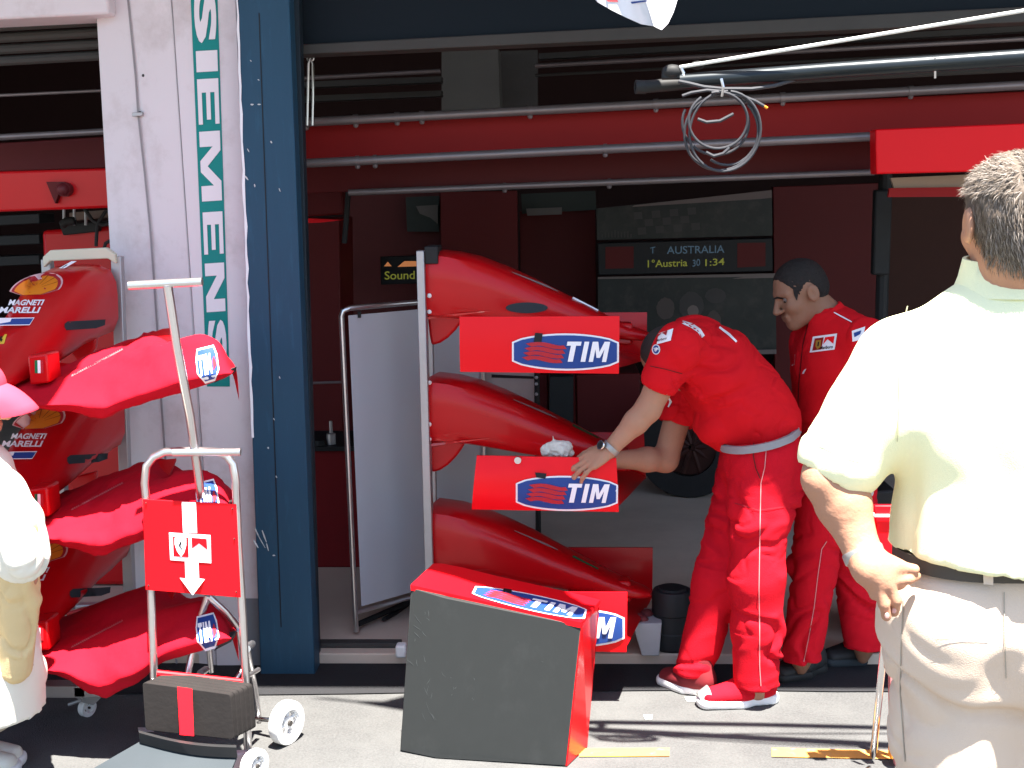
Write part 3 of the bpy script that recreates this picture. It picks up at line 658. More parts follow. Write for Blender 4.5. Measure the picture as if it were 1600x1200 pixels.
def tim(tree,quad,parent,waves=True,sub=14,full=True,mirror=False):
    lg=decal('logo',tree,poly(oval()),quad,white_l,parent,off=.003,sub=sub)
    decal('logo_field',tree,poly(inset(oval(),.018,.05)),quad,blue_l,lg,off=.0055,sub=sub)
    decal('letters',tree,fit(tim2d(),.50,.24,.90,.78),quad,white_l,lg,off=.009,sub=sub)
    if waves:
        V=[];Fc=[]
        for r in range(4):
            y=.68-.125*r; x0=.155-.012*r; 
            top=[(x0+.02*0+.35*t*.98,y+(.05*math.sin(t*5.2+.2)-.01)) for t in np.linspace(0,1,9)]
            d=strip(top,.10); o=len(V); V+=list(d[0]); Fc+=[tuple(i+o for i in q) for q in d[1]]
        decal('wave_mark',tree,(np.array(V),Fc),quad,red_l,lg,off=.008,sub=sub)
    return lg
ep=[ # endplate quads TL TR BR BL
 [(718,495),(968,494),(967,584),(719,581)],
 [(745,712),(963,716),(967,800),(737,796)],
 [(742,925),(980,926),(979,1019),(744,1016)]]
lq=[[(800,521),(967,521),(967,580),(800,578)],[(806,742),(966,745),(965,799),(806,798)],[(812,950),(976,951),(976,1012),(812,1012)]]
labs=['topmost right-pointing red racing nose with oval blue logo endplate on the centre rack','middle right-pointing red racing nose on the centre rack, endplate gripped by the bending mechanic','lowest right-pointing red racing nose on the centre rack, just above the leaning grey panel']
ytop=[393,592,797]
axv=(math.cos(K),-math.sin(K)); latv=np.array([math.sin(K),math.cos(K),0])
NOSE_TREES=[]
for i in range(3):
    O=P(664,ytop[i],4.75)+latv*.135
    n=thing('racing_nose',labs[i],'racing car nose',O,'red racing noses mounted on the centre rack')
    mb,f=nose_body(O,axv,.83+.02*(i==2)); nb=build(mb,'nose_shell',redc,n,smooth=50); tn=bvh(mb); NOSE_TREES.append(tn)
    yb=ytop[i]
    # studs
    for (x,y) in ((671,yb+6),(671,yb+69+(i>0)*2),(671,yb+94)):
        mb=MB(); mb.sphere(np.array(tn.ray_cast(Vector(CAM),Vector(ray(x,y)).normalized())[0] or P(x,y,4.74)),(.009,.006,.009),n=10); build(mb,'stud',plastic_w,n)
    decal('crease',tn,strip([(668,yb+104-(i==2)*6),(710,yb+99-(i==2)*3),(765,yb+93)],[4,3,1]),None,mat('red_highlight_paint',(.62,.03,.03),.3,coat=.6),n,pix=True,sub=20)
    if i==0:
        decal('duct',tn,blobp(823,481,33,8.5,24,0),None,greyrub,n,pix=True,off=.004,sub=12)
    # top decals strip glimpsed on upper surface
    decal('badge_strip',tn,strip([(800+2*i,yb+32),(850,yb+52),(872,yb+62)],[1,3,1]),None,mat('grey_logo',(.35,.30,.28),.5),n,pix=True,off=.004,sub=12)
    decal('badge_strip',tn,strip([(895,yb+72),(935,yb+92)],[3,2]),None,grn_l if i else white_l,n,pix=True,off=.004,sub=12)
    # pylon under nose
    mb=MB(); py=yb+101
    poly_=[(667,py-6),(730,py-6),(721,py+10),(712,py+22),(700,py+34),(688,py+42),(674,py+46),(671,py+30)]
    mb.prism([P(x,y,4.80) for x,y in poly_],(0,.05,0)); build(mb,'mounting_fin',redc,n,bevel=.01)
    # front wing: mainplane with flap between endplates
    q=[P(x,y,4.33) for x,y in ep[i]]
    far=latv*1.04
    wz=q[2]; 
    mb=MB()
    for (x0_,x1_,zo,h_) in ((.0,.30,.0,.018),(.27,.52,.05,.014)):
        pr=[]
        for t in np.linspace(0,1,9): pr.append((1-t,h_*math.sin(math.pi*t**.7)+.04*(t)**1.4))
        for t in np.linspace(1,0,9)[1:-1]: pr.append((1-t,-.006*math.sin(math.pi*t)+.04*(t)**1.4))
        base=lerp(q[3],q[2],0.02); r1=[]
        W=np.linalg.norm(q[2]-q[3])
        ring=[q[2]+np.array(axv+(0,))*(-W*(x0_+(x1_-x0_)*(1-a_)))+np.array([0,0,b_+zo+.02]) for a_,b_ in pr]
        rings=[[p+latv*s for p in ring] for s in (.012,.2,.4,.6,.80)]
        rings=[[p-[0,0,.075*j_] for p in rg_] for j_,rg_ in zip((0,.25,.5,.75,1),rings)]
        mb.loft(rings)
    build(mb,'wing_plane',redc,n)
    # pillars joining nose tip to wing
    mb=MB(); tipc=f(.86,0,-.30)
    mb.hexa([tipc+[-.08,-.05,-.05],tipc+[.04,-.05,-.05],tipc+[.04,.05,-.05],tipc+[-.08,.05,-.05]],[tipc+[-.08,-.04,.03],tipc+[.04,-.04,.03],tipc+[.04,.04,.03],tipc+[-.08,.04,.03]]); 
    build(mb,'wing_mount',redc,n,bevel=.01)
    # endplates
    def endplate(q,off,nm):
        mb=MB()
        nx=14
        top=[lerp(q[0],q[1],t) for t in np.linspace(0,1,nx)]; bot=[lerp(q[3],q[2],t) for t in np.linspace(0,1,nx)]
        rows=[]
        for j in range(7):
            v=j/6
            rows.append([lerp(top[k],bot[k],v)+np.array([0,(-.010*math.sin(math.pi*v)-(.02*(1-k/(nx-1))*math.sin(math.pi*v*1.0) if i==1 else 0)),0])+off for k in range(nx)])
        V=[p for r in rows for p in r]; n0=len(V); V+= [p+np.array([0,.010,0]) for p in V]
        Fc=[]
        for j in range(6):
            for k in range(nx-1):
                a_=j*nx+k; Fc.append((a_,a_+nx,a_+nx+1,a_+1)); Fc.append((n0+a_,n0+a_+1,n0+a_+nx+1,n0+a_+nx))
        for k in range(nx-1): Fc.append((k,k+1,n0+k+1,n0+k)); a_=6*nx+k; Fc.append((a_,n0+a_,n0+a_+1,a_+1))
        for j in range(6): a_=j*nx; Fc.append((a_,n0+a_,n0+a_+nx,a_+nx)); a_=j*nx+nx-1; Fc.append((a_,a_+nx,n0+a_+nx,n0+a_))
        mb.add(V,Fc); return build(mb,'endplate',nm,n,smooth=50),mb
    e0,mb0=endplate(q,np.array([0,0,0]),redf); te=bvh(mb0)
    tim(te,lq[i],e0)
    sqx,sqy=[(841,527),(846,744),(876,948)][i]
    decal('black_tab',te,poly([(sqx-5,sqy-7),(sqx+7,sqy-6),(sqx+5,sqy+8),(sqx-7,sqy+7)]) if i==0 else poly([(sqx-10,sqy-6),(sqx+8,sqy-4),(sqx+6,sqy+4),(sqx-8,sqy+2)]),None,blk_l,e0,pix=True,off=.008)
    e1,_=endplate([lerp(q[0],q[1],.35),q[1],q[2],lerp(q[3],q[2],.35)],latv*.80-np.array([0,0,.06]),redc)
    if i==1:
        mb=MB(); c=P(809,719,4.318); mb.tube([c+[0,-.006,0],c+[0,.006,0]],.012,14); build(mb,'fastener',chrome,n)
rg=thing('polishing_rag','crumpled white rag resting on the middle nose beside the mechanic hand','rag',P(875,714,4.45))
pr=[ell(P(858,704,4.45),(.03,.03,.028),k=.012),ell(P(872,699,4.44),(.03,.03,.026),k=.012),ell(P(885,697,4.45),(.022,.025,.018),k=.01),ell(P(878,706,4.42),(.03,.02,.02),k=.012),cap(P(866,694,4.44),.010,P(864,681,4.44),.004,k=.01),ell(P(890,708,4.46),(.016,.02,.014),k=.012)]
V,Fq=sdf_mesh(pr,.004); V=wrinkle(V,Fq,.006,(60,60,60)); shape('cloth',(V,Fq),wcloth,rg)
# rag 'stands' on endplate top
# ---------------------------------------------------------------- leaning wing piece
lw=thing('leaning_wing_unit','red wing unit with flat scuffed grey side standing on its end on the sunlit tarmac','racing car wing',G(760,1190))
fTL=P(642,918,4.02); fTR=P(908,977,3.93); fBR=G(884,1197,.004); fBL=G(625,1173,.004)
fTL=P(642,918,fBL[1]+.02); fTR=P(908,977,fBR[1]+.03)
mid_t=lerp(fTL,fTR,.22)+[0,-.028,.0]; mid_b=lerp(fBL,fBR,.22)+[0,-.028,0]
bTL=P(677,883,4.22); bTR=P(937,938,4.18)
bv=bTR-fTR
mb=MB(); mb.prism([fTL,mid_t,fTR,fBR,mid_b,fBL],(.004,.02,0)); fc=build(mb,'grey_side',carbon,lw,bevel=.003); tg=bvh(mb)
# top face curved strip
mb=MB(); rows=[]
tops=[]
for t,bx,by in ((0,677,883),(.05,690,883),(.15,722,889),(.35,778,903),(.6,850,919),(.85,912,933),(1,938,940)):
    a=lerp(fTL,fTR,t)+[0,-.004,.004]; b=P(bx,by,4.20-.03*t); rows.append([a+[0,0,.006],b+[0,0,.006],b-[0,0,.012],a-[0,0,.012]])
mb.loft(rows); top=build(mb,'red_top',redf,lw,smooth=50); tt=bvh(mb)
tim(tt,[(745,911),(919,946),(912,973),(735,932)],top)
decal('black_tab',tt,poly([(787,919),(800,921),(799,927),(785,925)]),None,blk_l,top,pix=True,off=.006)
# right red side
mb=MB(); b0=P(935,942,4.16); b1=G(918,1166,.004)
mb.prism([fTR+[.004,0,0],b0,b1,fBR+[.004,0,0]],(-.012,.004,0)); build(mb,'red_side',redc,lw)
mb=MB(); b0=P(972,925,4.27); mb.prism([P(680,884,4.22),P(700,884,4.23),P(937,940,4.18),b1+[0,.01,0],fBL+[.05,.22,0]],(0,.012,0)); build(mb,'red_back',redc,lw)
mb=MB(); q=P(722,1000,4.1)
build(MB().tube([fBL+[.1,.1,.01],fBR+[-.05,.12,.01]],.02,8),'lower_bar',blackp,lw)
V_=[];F_=[]
for _ in range(34):
    if random.random()<.75: x=random.gauss(668,16); y=random.choice([random.gauss(1080,38),random.gauss(980,40)])
    else: x=random.uniform(690,860); y=random.uniform(960,1100)
    x=min(max(x,640),900)
    if y<950 or y>1150: continue
    l_=random.uniform(5,20)*(1 if x<700 else .3); a=math.radians(random.gauss(75,30)); o=len(V_); dx,dy=math.cos(a)*l_/2,math.sin(a)*l_/2
    d=strip([(x-dx,y-dy),(x+random.uniform(-1.5,1.5),y),(x+dx,y+dy)],[.2,random.uniform(.5,1.3),.2]); V_+=list(d[0]); F_+=[tuple(i+o for i in q) for q in d[1]]
decal('scuff_marks',tg,(np.array(V_),F_),None,mat('pale_scuff',(.065,.07,.07),.8),fc,pix=True,off=.002)
# ---------------------------------------------------------------- left rack
lr=thing('nose_rack','wheeled pale rack beside the white column holding three red noses with covered wings','rack',P(130,1085,4.5)*[1,1,0])
mb=MB(); 
a=P(188,400,4.66); b=P(206,960,4.66)
mb.hexa([(b[0]-.025,4.64,.16),(b[0]+.012,4.64,.16),(b[0]+.012,4.68,.16),(b[0]-.025,4.68,.16)],[(a[0]-.03,4.64,a[2]),(a[0]+.008,4.64,a[2]),(a[0]+.008,4.68,a[2]),(a[0]-.03,4.68,a[2])])
c=P(75,405,4.68); mb.box((c[0]-.02,4.66,.16),(c[0]+.015,4.70,c[2])); build(mb,'upright',alu,lr,bevel=.003)
mb=MB(); q=[P(*s,4.62) for s in ((66,402),(78,391),(165,387),(179,397),(181,412),(168,404),(78,408),(68,418))]; mb.prism(q,(0,.03,0)); build(mb,'top_plate',beige,lr,bevel=.004)
mb=MB(); gz=P(60,1078,4.15)[2]
mb.box((P(-60,1078,4.15)[0],4.13,gz-.022),(P(160,1078,4.15)[0],4.19,gz+.022)); mb.box((b[0]-.03,4.13,gz-.02),(b[0]+.01,4.72,gz+.02)); mb.box((P(-60,1000,4.6)[0],4.6,.14),(b[0],4.66,.18))
mb.box((P(118,1078,4.15)[0],4.13,gz-.02),(P(118,1078,4.15)[0]+.04,4.72,gz+.02))
for yy in (958,985): q=P(118,yy,4.6); q2=P(208,yy-4,4.6); mb.hexa([q,q2,q2+[0,.04,0],q+[0,.04,0]],[q+[0,0,.03],q2+[0,0,.03],q2+[0,.04,.03],q+[0,.04,.03]])
build(mb,'base_frame',alu,lr,bevel=.004)
def wheel(c,R,w_,axis,par,name='caster',m=plastic_w,hub=greyd,tread=None):
    c=np.array(c,float)
    mb=MB(); ringw(mb,c,R*.62,R,w_,axis,28); wm=build(mb,name,m,par,smooth=50)
    a=np.array(axis,float); a/=np.linalg.norm(a); u=np.cross(a,[0,0,1.]); u/=np.linalg.norm(u); v=np.cross(a,u)
    mb=MB(); mb.tube([c-a*w_*.3,c+a*w_*.3],R*.3,14)
    for k in range(6):
        t=k*math.pi/3+.3; d=u*math.cos(t)+v*math.sin(t); mb.tube([c+d*R*.2,c+d*R*.66],R*.09,6)
    ringw(mb,c,R*.55,R*.64,w_*.7,axis,28); build(mb,'hub',m,wm)
    mb=MB(); mb.tube([c-a*w_*.55,c+a*w_*.55],R*.13,10); build(mb,'axle_cap',hub,wm); return wm
cw=G(137,1119); cw=np.array([cw[0],cw[1],.033]); wheel(cw,.033,.024,(1,-.5,0),lr)
mb=MB(); mb.prism([P(118,1090,cw[1]-.03),P(160,1088,cw[1]-.03),P(146,1102,cw[1]-.03),P(130,1098,cw[1]-.03)],(0,.05,0)); mb.tube([P(107,1101,cw[1]-.03),P(128,1094,cw[1]-.03)],.006,8); build(mb,'caster_bracket',alu,lr)
for xx in (-40,150):
    c=P(xx,1060,4.62); c[2]=.033; wheel(c,.033,.024,(1,0,0),lr)
    mb=MB(); mb.box((c[0]-.018,c[1]-.03,.06),(c[0]+.018,c[1]+.03,.145)); build(mb,'caster_bracket',alu,lr)
lab3=['topmost left-pointing red nose on the left rack, its covered wing highest of the three','middle left-pointing red nose on the left rack, its covered wing partly behind the trolley panel','lowest left-pointing red nose on the left rack, its sunlit pink-red covered wing near the ground']
O1=P(124,413,4.62); T1=P(-30,590,3.86)
ax1=T1-O1; ax1[2]=0; L1=np.linalg.norm(ax1); a1=ax1/L1; la1=np.array([-a1[1],a1[0],0])  # lat points right
def left_nose(i):
    dy=i*209; dz=-.425*i; dzv=np.array([0,0,dz])
    n=thing('racing_nose',lab3[i],'racing car nose',O1+dzv,'red racing noses mounted on the left rack')
    mb=MB(); f=lambda u,v,z: O1+dzv+a1*u*L1+la1*v+np.array([0,0,z*1.05])
    mb.loft([[f(s,v,z) for v,z in ringrect(w_*1.02,a,b,ex_=(4.0 if s<.3 else 3.0))] for s,a,b,w_ in zip(NS,NT,NB,[.27,.27,.27,.268,.262,.25,.235,.21,.185,.16,.13,.07])])
    build(mb,'nose_shell',redc,n,smooth=50); tn=bvh(mb)
    def q(pts): return [(x+i*4,y+dy+(i*0)) for x,y in pts]
    # shell emblem
    fan=[];N=9
    def shp(k):
        p=[]
        for t in np.linspace(-.12,math.pi+.12,19): p.append((.5+.5*k*math.cos(t)*-1,.30+.68*k*math.sin(t)+(.015*math.cos(t*18) if k<1 else 0)))
        p+= [(.5+.22*k,.02+.05*(1-k)),(.5-.22*k,.02+.05*(1-k))]
        return poly(p[::1])
    quad=q([(30,428),(112,423),(88,460),(10,463)])
    decal('emblem_outline',tn,shp(1),quad,mat('pale_pink_logo',(.75,.45,.45),.45),n,sub=14)
    decal('emblem_ground',tn,shp(.93),quad,red_l,n,off=.004,sub=14)
    em=decal('emblem',tn,shp(.82),quad,org_l,n,off=.0055,sub=14)
    V=[];Fc=[]
    for t in np.linspace(.45,math.pi-.45,6):
        d=strip([(.5-.12*math.cos(t),.28+.2*math.sin(t)),(.5-.40*math.cos(t),.30+.58*math.sin(t))],[.006,.02]); o=len(V); V+=list(d[0]); Fc+=[tuple(j+o for j in z) for z in d[1]]
    decal('emblem_rib',tn,(np.array(V),Fc),quad,mat('brown_logo',(.25,.05,.01),.5),n,off=.0075)
    decal('lettering',tn,fit(text2d('MAGNETI',.035,.2),.22,.55,1,1),q([(-2,468),(70,468),(64,488),(-4,488)]),white_l,n,off=.004)
    decal('lettering',tn,fit(text2d('MARELLI',.035,.2),.0,.0,.92,.45),q([(0,468),(72,468),(68,489),(-2,489)]),white_l,n,off=.004)
    s_=decal('blue_label',tn,poly([(0,0),(.96,0),(1,1),(.04,1)]),q([(-16,497),(54,496),(49,508),(-19,509)]),white_l,n,off=.003)
    s_=decal('blue_label_field',tn,poly([(.01,.1),(.95,.1),(.985,.9),(.045,.9)]),q([(-16,497),(54,496),(49,508),(-19,509)]),blue_l,n,off=.004)
    decal('lettering',tn,text2d('FILA ITALY',.03,.3),q([(-12,499),(50,498.5),(46,506),(-14,507)]),white_l,n,off=.006)
    decal('yellow_badge',tn,poly([(0,0),(.9,0),(1,1),(.1,1)]),q([(-7,523),(11,522),(8,537),(-9,538)]),yel_l,n,off=.003)
    decal('badge_horse',tn,poly([(.3,.2),(.45,.35),(.4,.6),(.5,.85),(.65,.75),(.55,.6),(.7,.5),(.6,.2),(.52,.4),(.42,.15)]),q([(-7,523),(11,522),(8,537),(-9,538)]),blk_l,n,off=.005)
    decal('flag_stripe',tn,poly([(92,419),(101,419),(120,408),(112,408)]),None,white_l,n,pix=True,off=.003) if i==0 else None
    decal('flag_stripe',tn,poly([(96,419),(103,418),(116,409),(110,409)]),None,blk_l,n,pix=True,off=.005) if i==0 else None
    decal('duct',tn,poly(q([(101,506),(106,502),(150,500),(165,499),(164,508),(150,513),(104,516),(101,512)])),None,greyrub,n,pix=True,off=.004,sub=14)
    mb=MB(); mb.prism([P(x,y+dy,4.45) for x,y in ((100,540),(150,528),(148,545),(132,566),(122,566))],(0,.03,0)); build(mb,'mounting_fin',redc,n,bevel=.006)
    # pillar with flag
    d_=T1[1]+.06
    mb=MB(); mb.prism([P(x,y+dy,d_) for x,y in ((42,556),(74,552),(78,598),(46,602))],(0,.10,0)); pl=build(mb,'wing_mount',redc,n,bevel=.008); tpl=bvh(mb)
    for k,m_ in enumerate((grn_l,white_l,red_l)): decal('flag_stripe',tpl,poly([(54+k*4.5,563+dy),(58.5+k*4.5,563+dy),(59+k*4.5,583+dy),(54.5+k*4.5,583+dy)]),None,m_,pl,pix=True)
    # covered wing
    st=[(-230,640,602,.30),(-120,638,600,.30),(0,640,601,.30),(50,641,600,.30),(100,644,590,.30),(140,654,576,.31),(165,655,568,.31),(185,643,561,.31),(215,634,550,.31),(250,624,536,.3),(280,616,524,.29),(312,607,516,.27),(328,601,522,.24),(342,597,531,.2),(352,592,548,.14),(361,586,572,.08)]
    rings=[];
    for k,(x,yb,yt,ch) in enumerate(st):
        d=T1[1]-.02-(x-50)/330*.06
        yb+=dy;yt+=dy
        if i==1: yb+=(x>120 and x<230)*6; yt+=4
        if i==2: yb+=((x>120)&(x<240))*24-4
        fb=P(x,yb,d+.03); fm=P(x,(yb*.80+yt*.20),d-.02); ft=P(x,yt,d+.13)
        up=(.02+.03*(x>60)) if x<225 else -.06-.05*(x>290)
        bt_=ft+[0,ch*.5,up*.6]; bk=ft+[0,ch,up]
        wob=lambda s:np.array([0,vnoise(np.array([[x*.03+s,i*3.1,s*2.]]))[0]*.012,vnoise(np.array([[x*.04+9,s*1.7,i*2.2]]))[0]*.008])
        rings.append([fb,lerp(fb,fm,.5)+wob(1),fm+wob(2),lerp(fm,ft,.5)+wob(3),ft+wob(4)*.5,lerp(ft,bt_,.5)+wob(6),bt_+wob(5),bk,bk-[0,0,.02],fb+[0,ch*.9,.015]])
    # denser, smoothed cloth
    A=np.array(rings); up_=lambda A: np.concatenate([np.stack([A[:-1]*(1-t)+A[1:]*t for t in (0,.25,.5,.75)],1).reshape(-1,*A.shape[1:]),A[-1:]])
    A=up_(A); A=np.concatenate([A,A[:,:1]],1); A=np.swapaxes(up_(np.swapaxes(A,0,1)),0,1)[:,:-1]
    for _ in range(3):
        B=A.copy(); B[1:-1]=.25*A[:-2]+.5*A[1:-1]+.25*A[2:]; A=B
    for _ in range(2): A=.5*A+.25*np.roll(A,1,1)+.25*np.roll(A,-1,1)
    mb=MB(); mb.loft([list(r) for r in A])
    VV=np.array(mb.v); FF=np.array([f_ for f_ in mb.f if len(f_)==4])
    c0=vnormals(VV,FF); 
    mk_=lambda V: np.where(V[:,0]>P(292,550,3.85)[0],.12,1.); VV=crease(VV,FF,.008,(6,6,9),seed=60+i*3,mask=mk_) ; VV=crease(VV,FF,.003,(16,16,22),seed=70+i*3,mask=mk_)
    mb.v=[tuple(q_) for q_ in VV]
    cv=link_mesh('wing_cover',mb.v,mb.f,None,redcloth,n,smooth=75)
    tr_=bvh(mb)
    quad=[(304,546+dy),(337,538+dy),(345,593+dy),(310,601+dy)]
    lg=decal('logo',tr_,poly([(0,.7),(.1,1),(.9,1),(1,.75),(1,.3),(.75,0),(.3,-.02),(0,.3)]),quad,white_l,cv,off=.006,sub=9)
    decal('logo_field',tr_,poly([(.05,.68),(.14,.95),(.87,.95),(.94,.7),(.94,.32),(.72,.06),(.32,.04),(.06,.32)]),quad,blue_l,lg,off=.010,sub=9)
    decal('letters',tr_,fit(tim2d(0),.10,.22,.68,.80),quad,white_l,lg,off=.015,sub=9)
    decal('wave_mark',tr_,poly([(.74,.3),(.92,.45),(.84,.7),(.76,.6)]),quad,red_l,lg,off=.014)
    # upper flap with pale script
    V=[];Fc=[]
    for k in range(26):
        x=112+k*3.1; y=588-k*1.62+dy+(6 if i==2 else 0)
        d=strip([(x,y),(x+1.2,y-3.2),(x+2.2,y-.6)],.7); o=len(V); V+=list(d[0]); Fc+=[tuple(j+o for j in z) for z in d[1]]
    decal('script_marks',tr_,(np.array(V),Fc),None,mat('dull_pink_logo',(.6,.25,.25),.6),cv,pix=True,off=.004)
    # rear flap plane
    mb=MB(); 
    for (dz_,y0,y1) in ((.0,.24,.34),):
        rr=[]
        for x,yt in ((-150,588),(60,584),(110,590),(160,562),(205,546),(240,532),(262,530)):
            p=P(x,yt+dy,T1[1]+.22); rr.append([p+[0,0,-.03],p+[0,.1,.02],p+[0,.1,.028],p+[0,0,-.018]])
        mb.loft(rr)
    build(mb,'rear_flap',redc,n)
    mb=MB(); a=P(86,583+dy,T1[1]+.25); mb.prism([P(x,y+dy,T1[1]+.25) for x,y in ((84,590),(88,578),(112,577),(110,590))],(0,.1,0)); build(mb,'silver_bracket',alu,n)
    mb=MB(); mb.prism([P(x,y+dy,T1[1]-.05) for x,y in ((334,599),(361,585),(362,577),(350,580))],(0,.06,0)); build(mb,'black_corner',blackp,n)
for i in range(3): left_nose(i)
# ---------------------------------------------------------------- trolley
tr=thing('sack_trolley','steel tube trolley with red arrow panel, T handle and black foam boards','trolley',G(330,1190))
d1=3.78
def T(x,y,d=d1): return P(x,y,d)
mb=MB(); mb.tube([T(201,446,3.66),T(316,440,3.66)],.0125,14); mb.tube([T(262,447,3.66),T(276,540,3.68),T(297,650,3.71),T(304,700,3.74),T(322,830,3.86),T(330,930,3.9)],[.0135]*6,14); build(mb,'t_handle',chrome,tr)
mb=MB(); mb.tube([T(270,707,3.73),T(372,706,3.73)],.0115,14); mb.tube([T(370,706,3.73),T(376,706,3.73)],.0118,14); build(mb,'cross_handle',chrome,tr)
mb=MB(); arch=[T(241,1062,d1),T(236,930,d1),T(230,800,d1),T(226,755,d1),T(229,728,d1),T(240,714,d1),T(258,706,d1),T(300,704,d1),T(338,706,d1),T(354,712,d1),T(364,725,d1),T(368,748,d1),T(372,850,d1),T(379,960,d1),T(385,1080,d1),T(388,1196,d1)]
mb.tube(arch,.0125,14); build(mb,'tube_frame',chrome,tr)
mb=MB()
mb.tube([T(325,930,3.86),T(312,970,3.88),T(303,1005,3.88),T(292,1062,3.84)],.011,12)
mb.tube([T(325,930,3.9),T(322,960,3.94),T(330,1050,3.96)],.009,12)
mb.tube([T(326,932,3.86),T(352,956,3.88),T(376,985,3.92),T(385,1010,3.96),T(398,1075,4.06),T(405,1128,4.1)],.011,12)
mb.tube([T(372,985,3.9),T(382,1040,3.95),T(366,1064,3.9)],.007,10); mb.tube([T(378,1062,3.86),T(404,1046,3.98)],.008,10); mb.tube([T(313,1052,3.86),T(322,1046,3.92)],.012,10)
mb.tube([T(386,1014,3.9),T(394,1006,4.0)],.012,10)
build(mb,'folding_strut',chrome,tr)
ax_=np.array([.86,.5,0]); ax_/=np.linalg.norm(ax_)
wc=G(449,1161); wc=np.array([wc[0],wc[1]+.0,.073])
wheel(wc,.073,.036,(.88,-.47,0),tr,'wheel')
mb=MB(); mb.tube([T(386,1122,4.1),wc-np.array([.02,-.01,0])],.008,10); build(mb,'axle',chrome2,tr)
wc2=T(398,1205,3.74); wheel([wc2[0],3.74,.052],.052,.03,(.88,-.47,0),tr,'wheel')
mb=MB(); mb.box(T(376,1192,3.76)-[.03,.01,.03],T(384,1180,3.76)+[.0,.02,.01]); build(mb,'wheel_bracket',mat('pale_pink_plastic',(.7,.5,.5),.5),tr,bevel=.005)
pq=[T(223,780,3.765),T(369,788,3.765),T(376,934,3.765),T(227,922,3.765)]
mb=MB(); mb.prism(pq,(0,.006,0)); pn=build(mb,'sign_panel',redf,tr,bevel=.002); tp=bvh(mb)
quad=[(223,780),(369,788),(376,934),(227,922)]
W=mat('glow_white_paint',(.85,.85,.85),.5)
def PX(*pts): return poly(pts)
decal('arrow',tp,PX((284,784),(306,785),(308,833),(286,832)),None,W,pn,pix=True)
decal('arrow',tp,PX((289,877),(310,878),(311,904),(320,905),(301,930),(281,903),(290,904)),None,W,pn,pix=True)
decal('emblem_frame',tp,PX((264,832),(329,836),(330,880),(266,875)),None,W,pn,pix=True,off=.003)
decal('emblem_field',tp,PX((270,838),(294,840),(295,871),(271,869)),None,redf,pn,pix=True,off=.0045)
decal('shield',tp,PX((273,840),(283,839),(291,841),(291,852),(288,863),(283,870),(277,862),(273,851)),None,W,pn,pix=True,off=.006)
decal('horse_mark',tp,PX((282,846),(284,845),(283,851),(281,852),(285,858),(284,859),(279,852)),None,blk_l,pn,pix=True,off=.0075)
decal('emblem_field',tp,PX((299,840),(323,842),(324,859),(311,849),(300,857)),None,redf,pn,pix=True,off=.0045)
V=[]; 
mb=MB()
for (x,y) in ((228,786),(363,795),(369,925),(232,915),(366,842)): mb.sphere(T(x,y,3.762),.003,n=8)
build(mb,'rivet',dark,tr)
# foam board stack
mb=MB()
bl=[(222,1066),(360,1085),(366,1156),(227,1141)]
for k in range(5):
    o=np.array([.0105*k,.015*k,.001*k]); q=[T(x,y,3.66)+o for x,y in bl]
    # rounded corners
    pts=[]
    for j in range(4):
        p=q[j];pa=q[j-1];pb=q[(j+1)%4]; e1=(pa-p)/np.linalg.norm(pa-p)*.012; e2=(pb-p)/np.linalg.norm(pb-p)*.012
        for t in (0,.25,.5,.75,1): pts.append(p+e1*(1-t)**2+e2*t**2)
    b_=MB(); b_.prism(pts,(.008,.018,0)); 
    o_=build(b_,'foam_board',foam,tr,bevel=.002)
    if k==0: tf=bvh(b_)
decal('red_strap',tf,PX((277,1073),(300,1076),(303,1150),(281,1148)),None,redf,tr,pix=True,off=.004)
q=[T(242,1056,3.70),T(378,1070,3.76)]
mb=MB(); mb.tube([q[0]+[0,.02,0],q[1]+[0,.02,0]],.011,10); build(mb,'red_bar',redf,tr)
mb=MB(); mb.tube([q[0]+[-.01,.0,-.016],q[1]+[.0,.0,-.016]],.009,10); build(mb,'grey_bar',chrome,tr)
# curved lip + scoop
rings=[];rings2=[]
for t in np.linspace(0,1,13):
    x=216+152*t; y=1141+ (1164-1141)*t+10*math.sin(math.pi*t)*.6; d=3.60-.03*math.sin(math.pi*t)
    rings.append([T(x,y,d),T(x+1.5,y+4,d-.02),T(x+3,y+20,d-.012),T(x+3,y+20,d+.012),T(x+1,y,d+.02)])
    p=T(x+2,y+18,d); 
    p1=p+[-.10*(1-t)-.01,-.10,-.04]; p2=p+[-.20*(1-t)-.02,-.20,-.06]
    p[2]=max(p[2],.02); p1[2]=max(p1[2],.014); p2[2]=.012
    rings2.append([p,p1,p2,p2-[0,0,.008],p1-[0,0,.008],p-[0,0,.008]])
mb=MB(); mb.loft(rings); build(mb,'rubber_lip',blackp,tr,smooth=50)
mb=MB(); mb.loft(rings2); build(mb,'toe_tray',greyrub,tr,smooth=60)
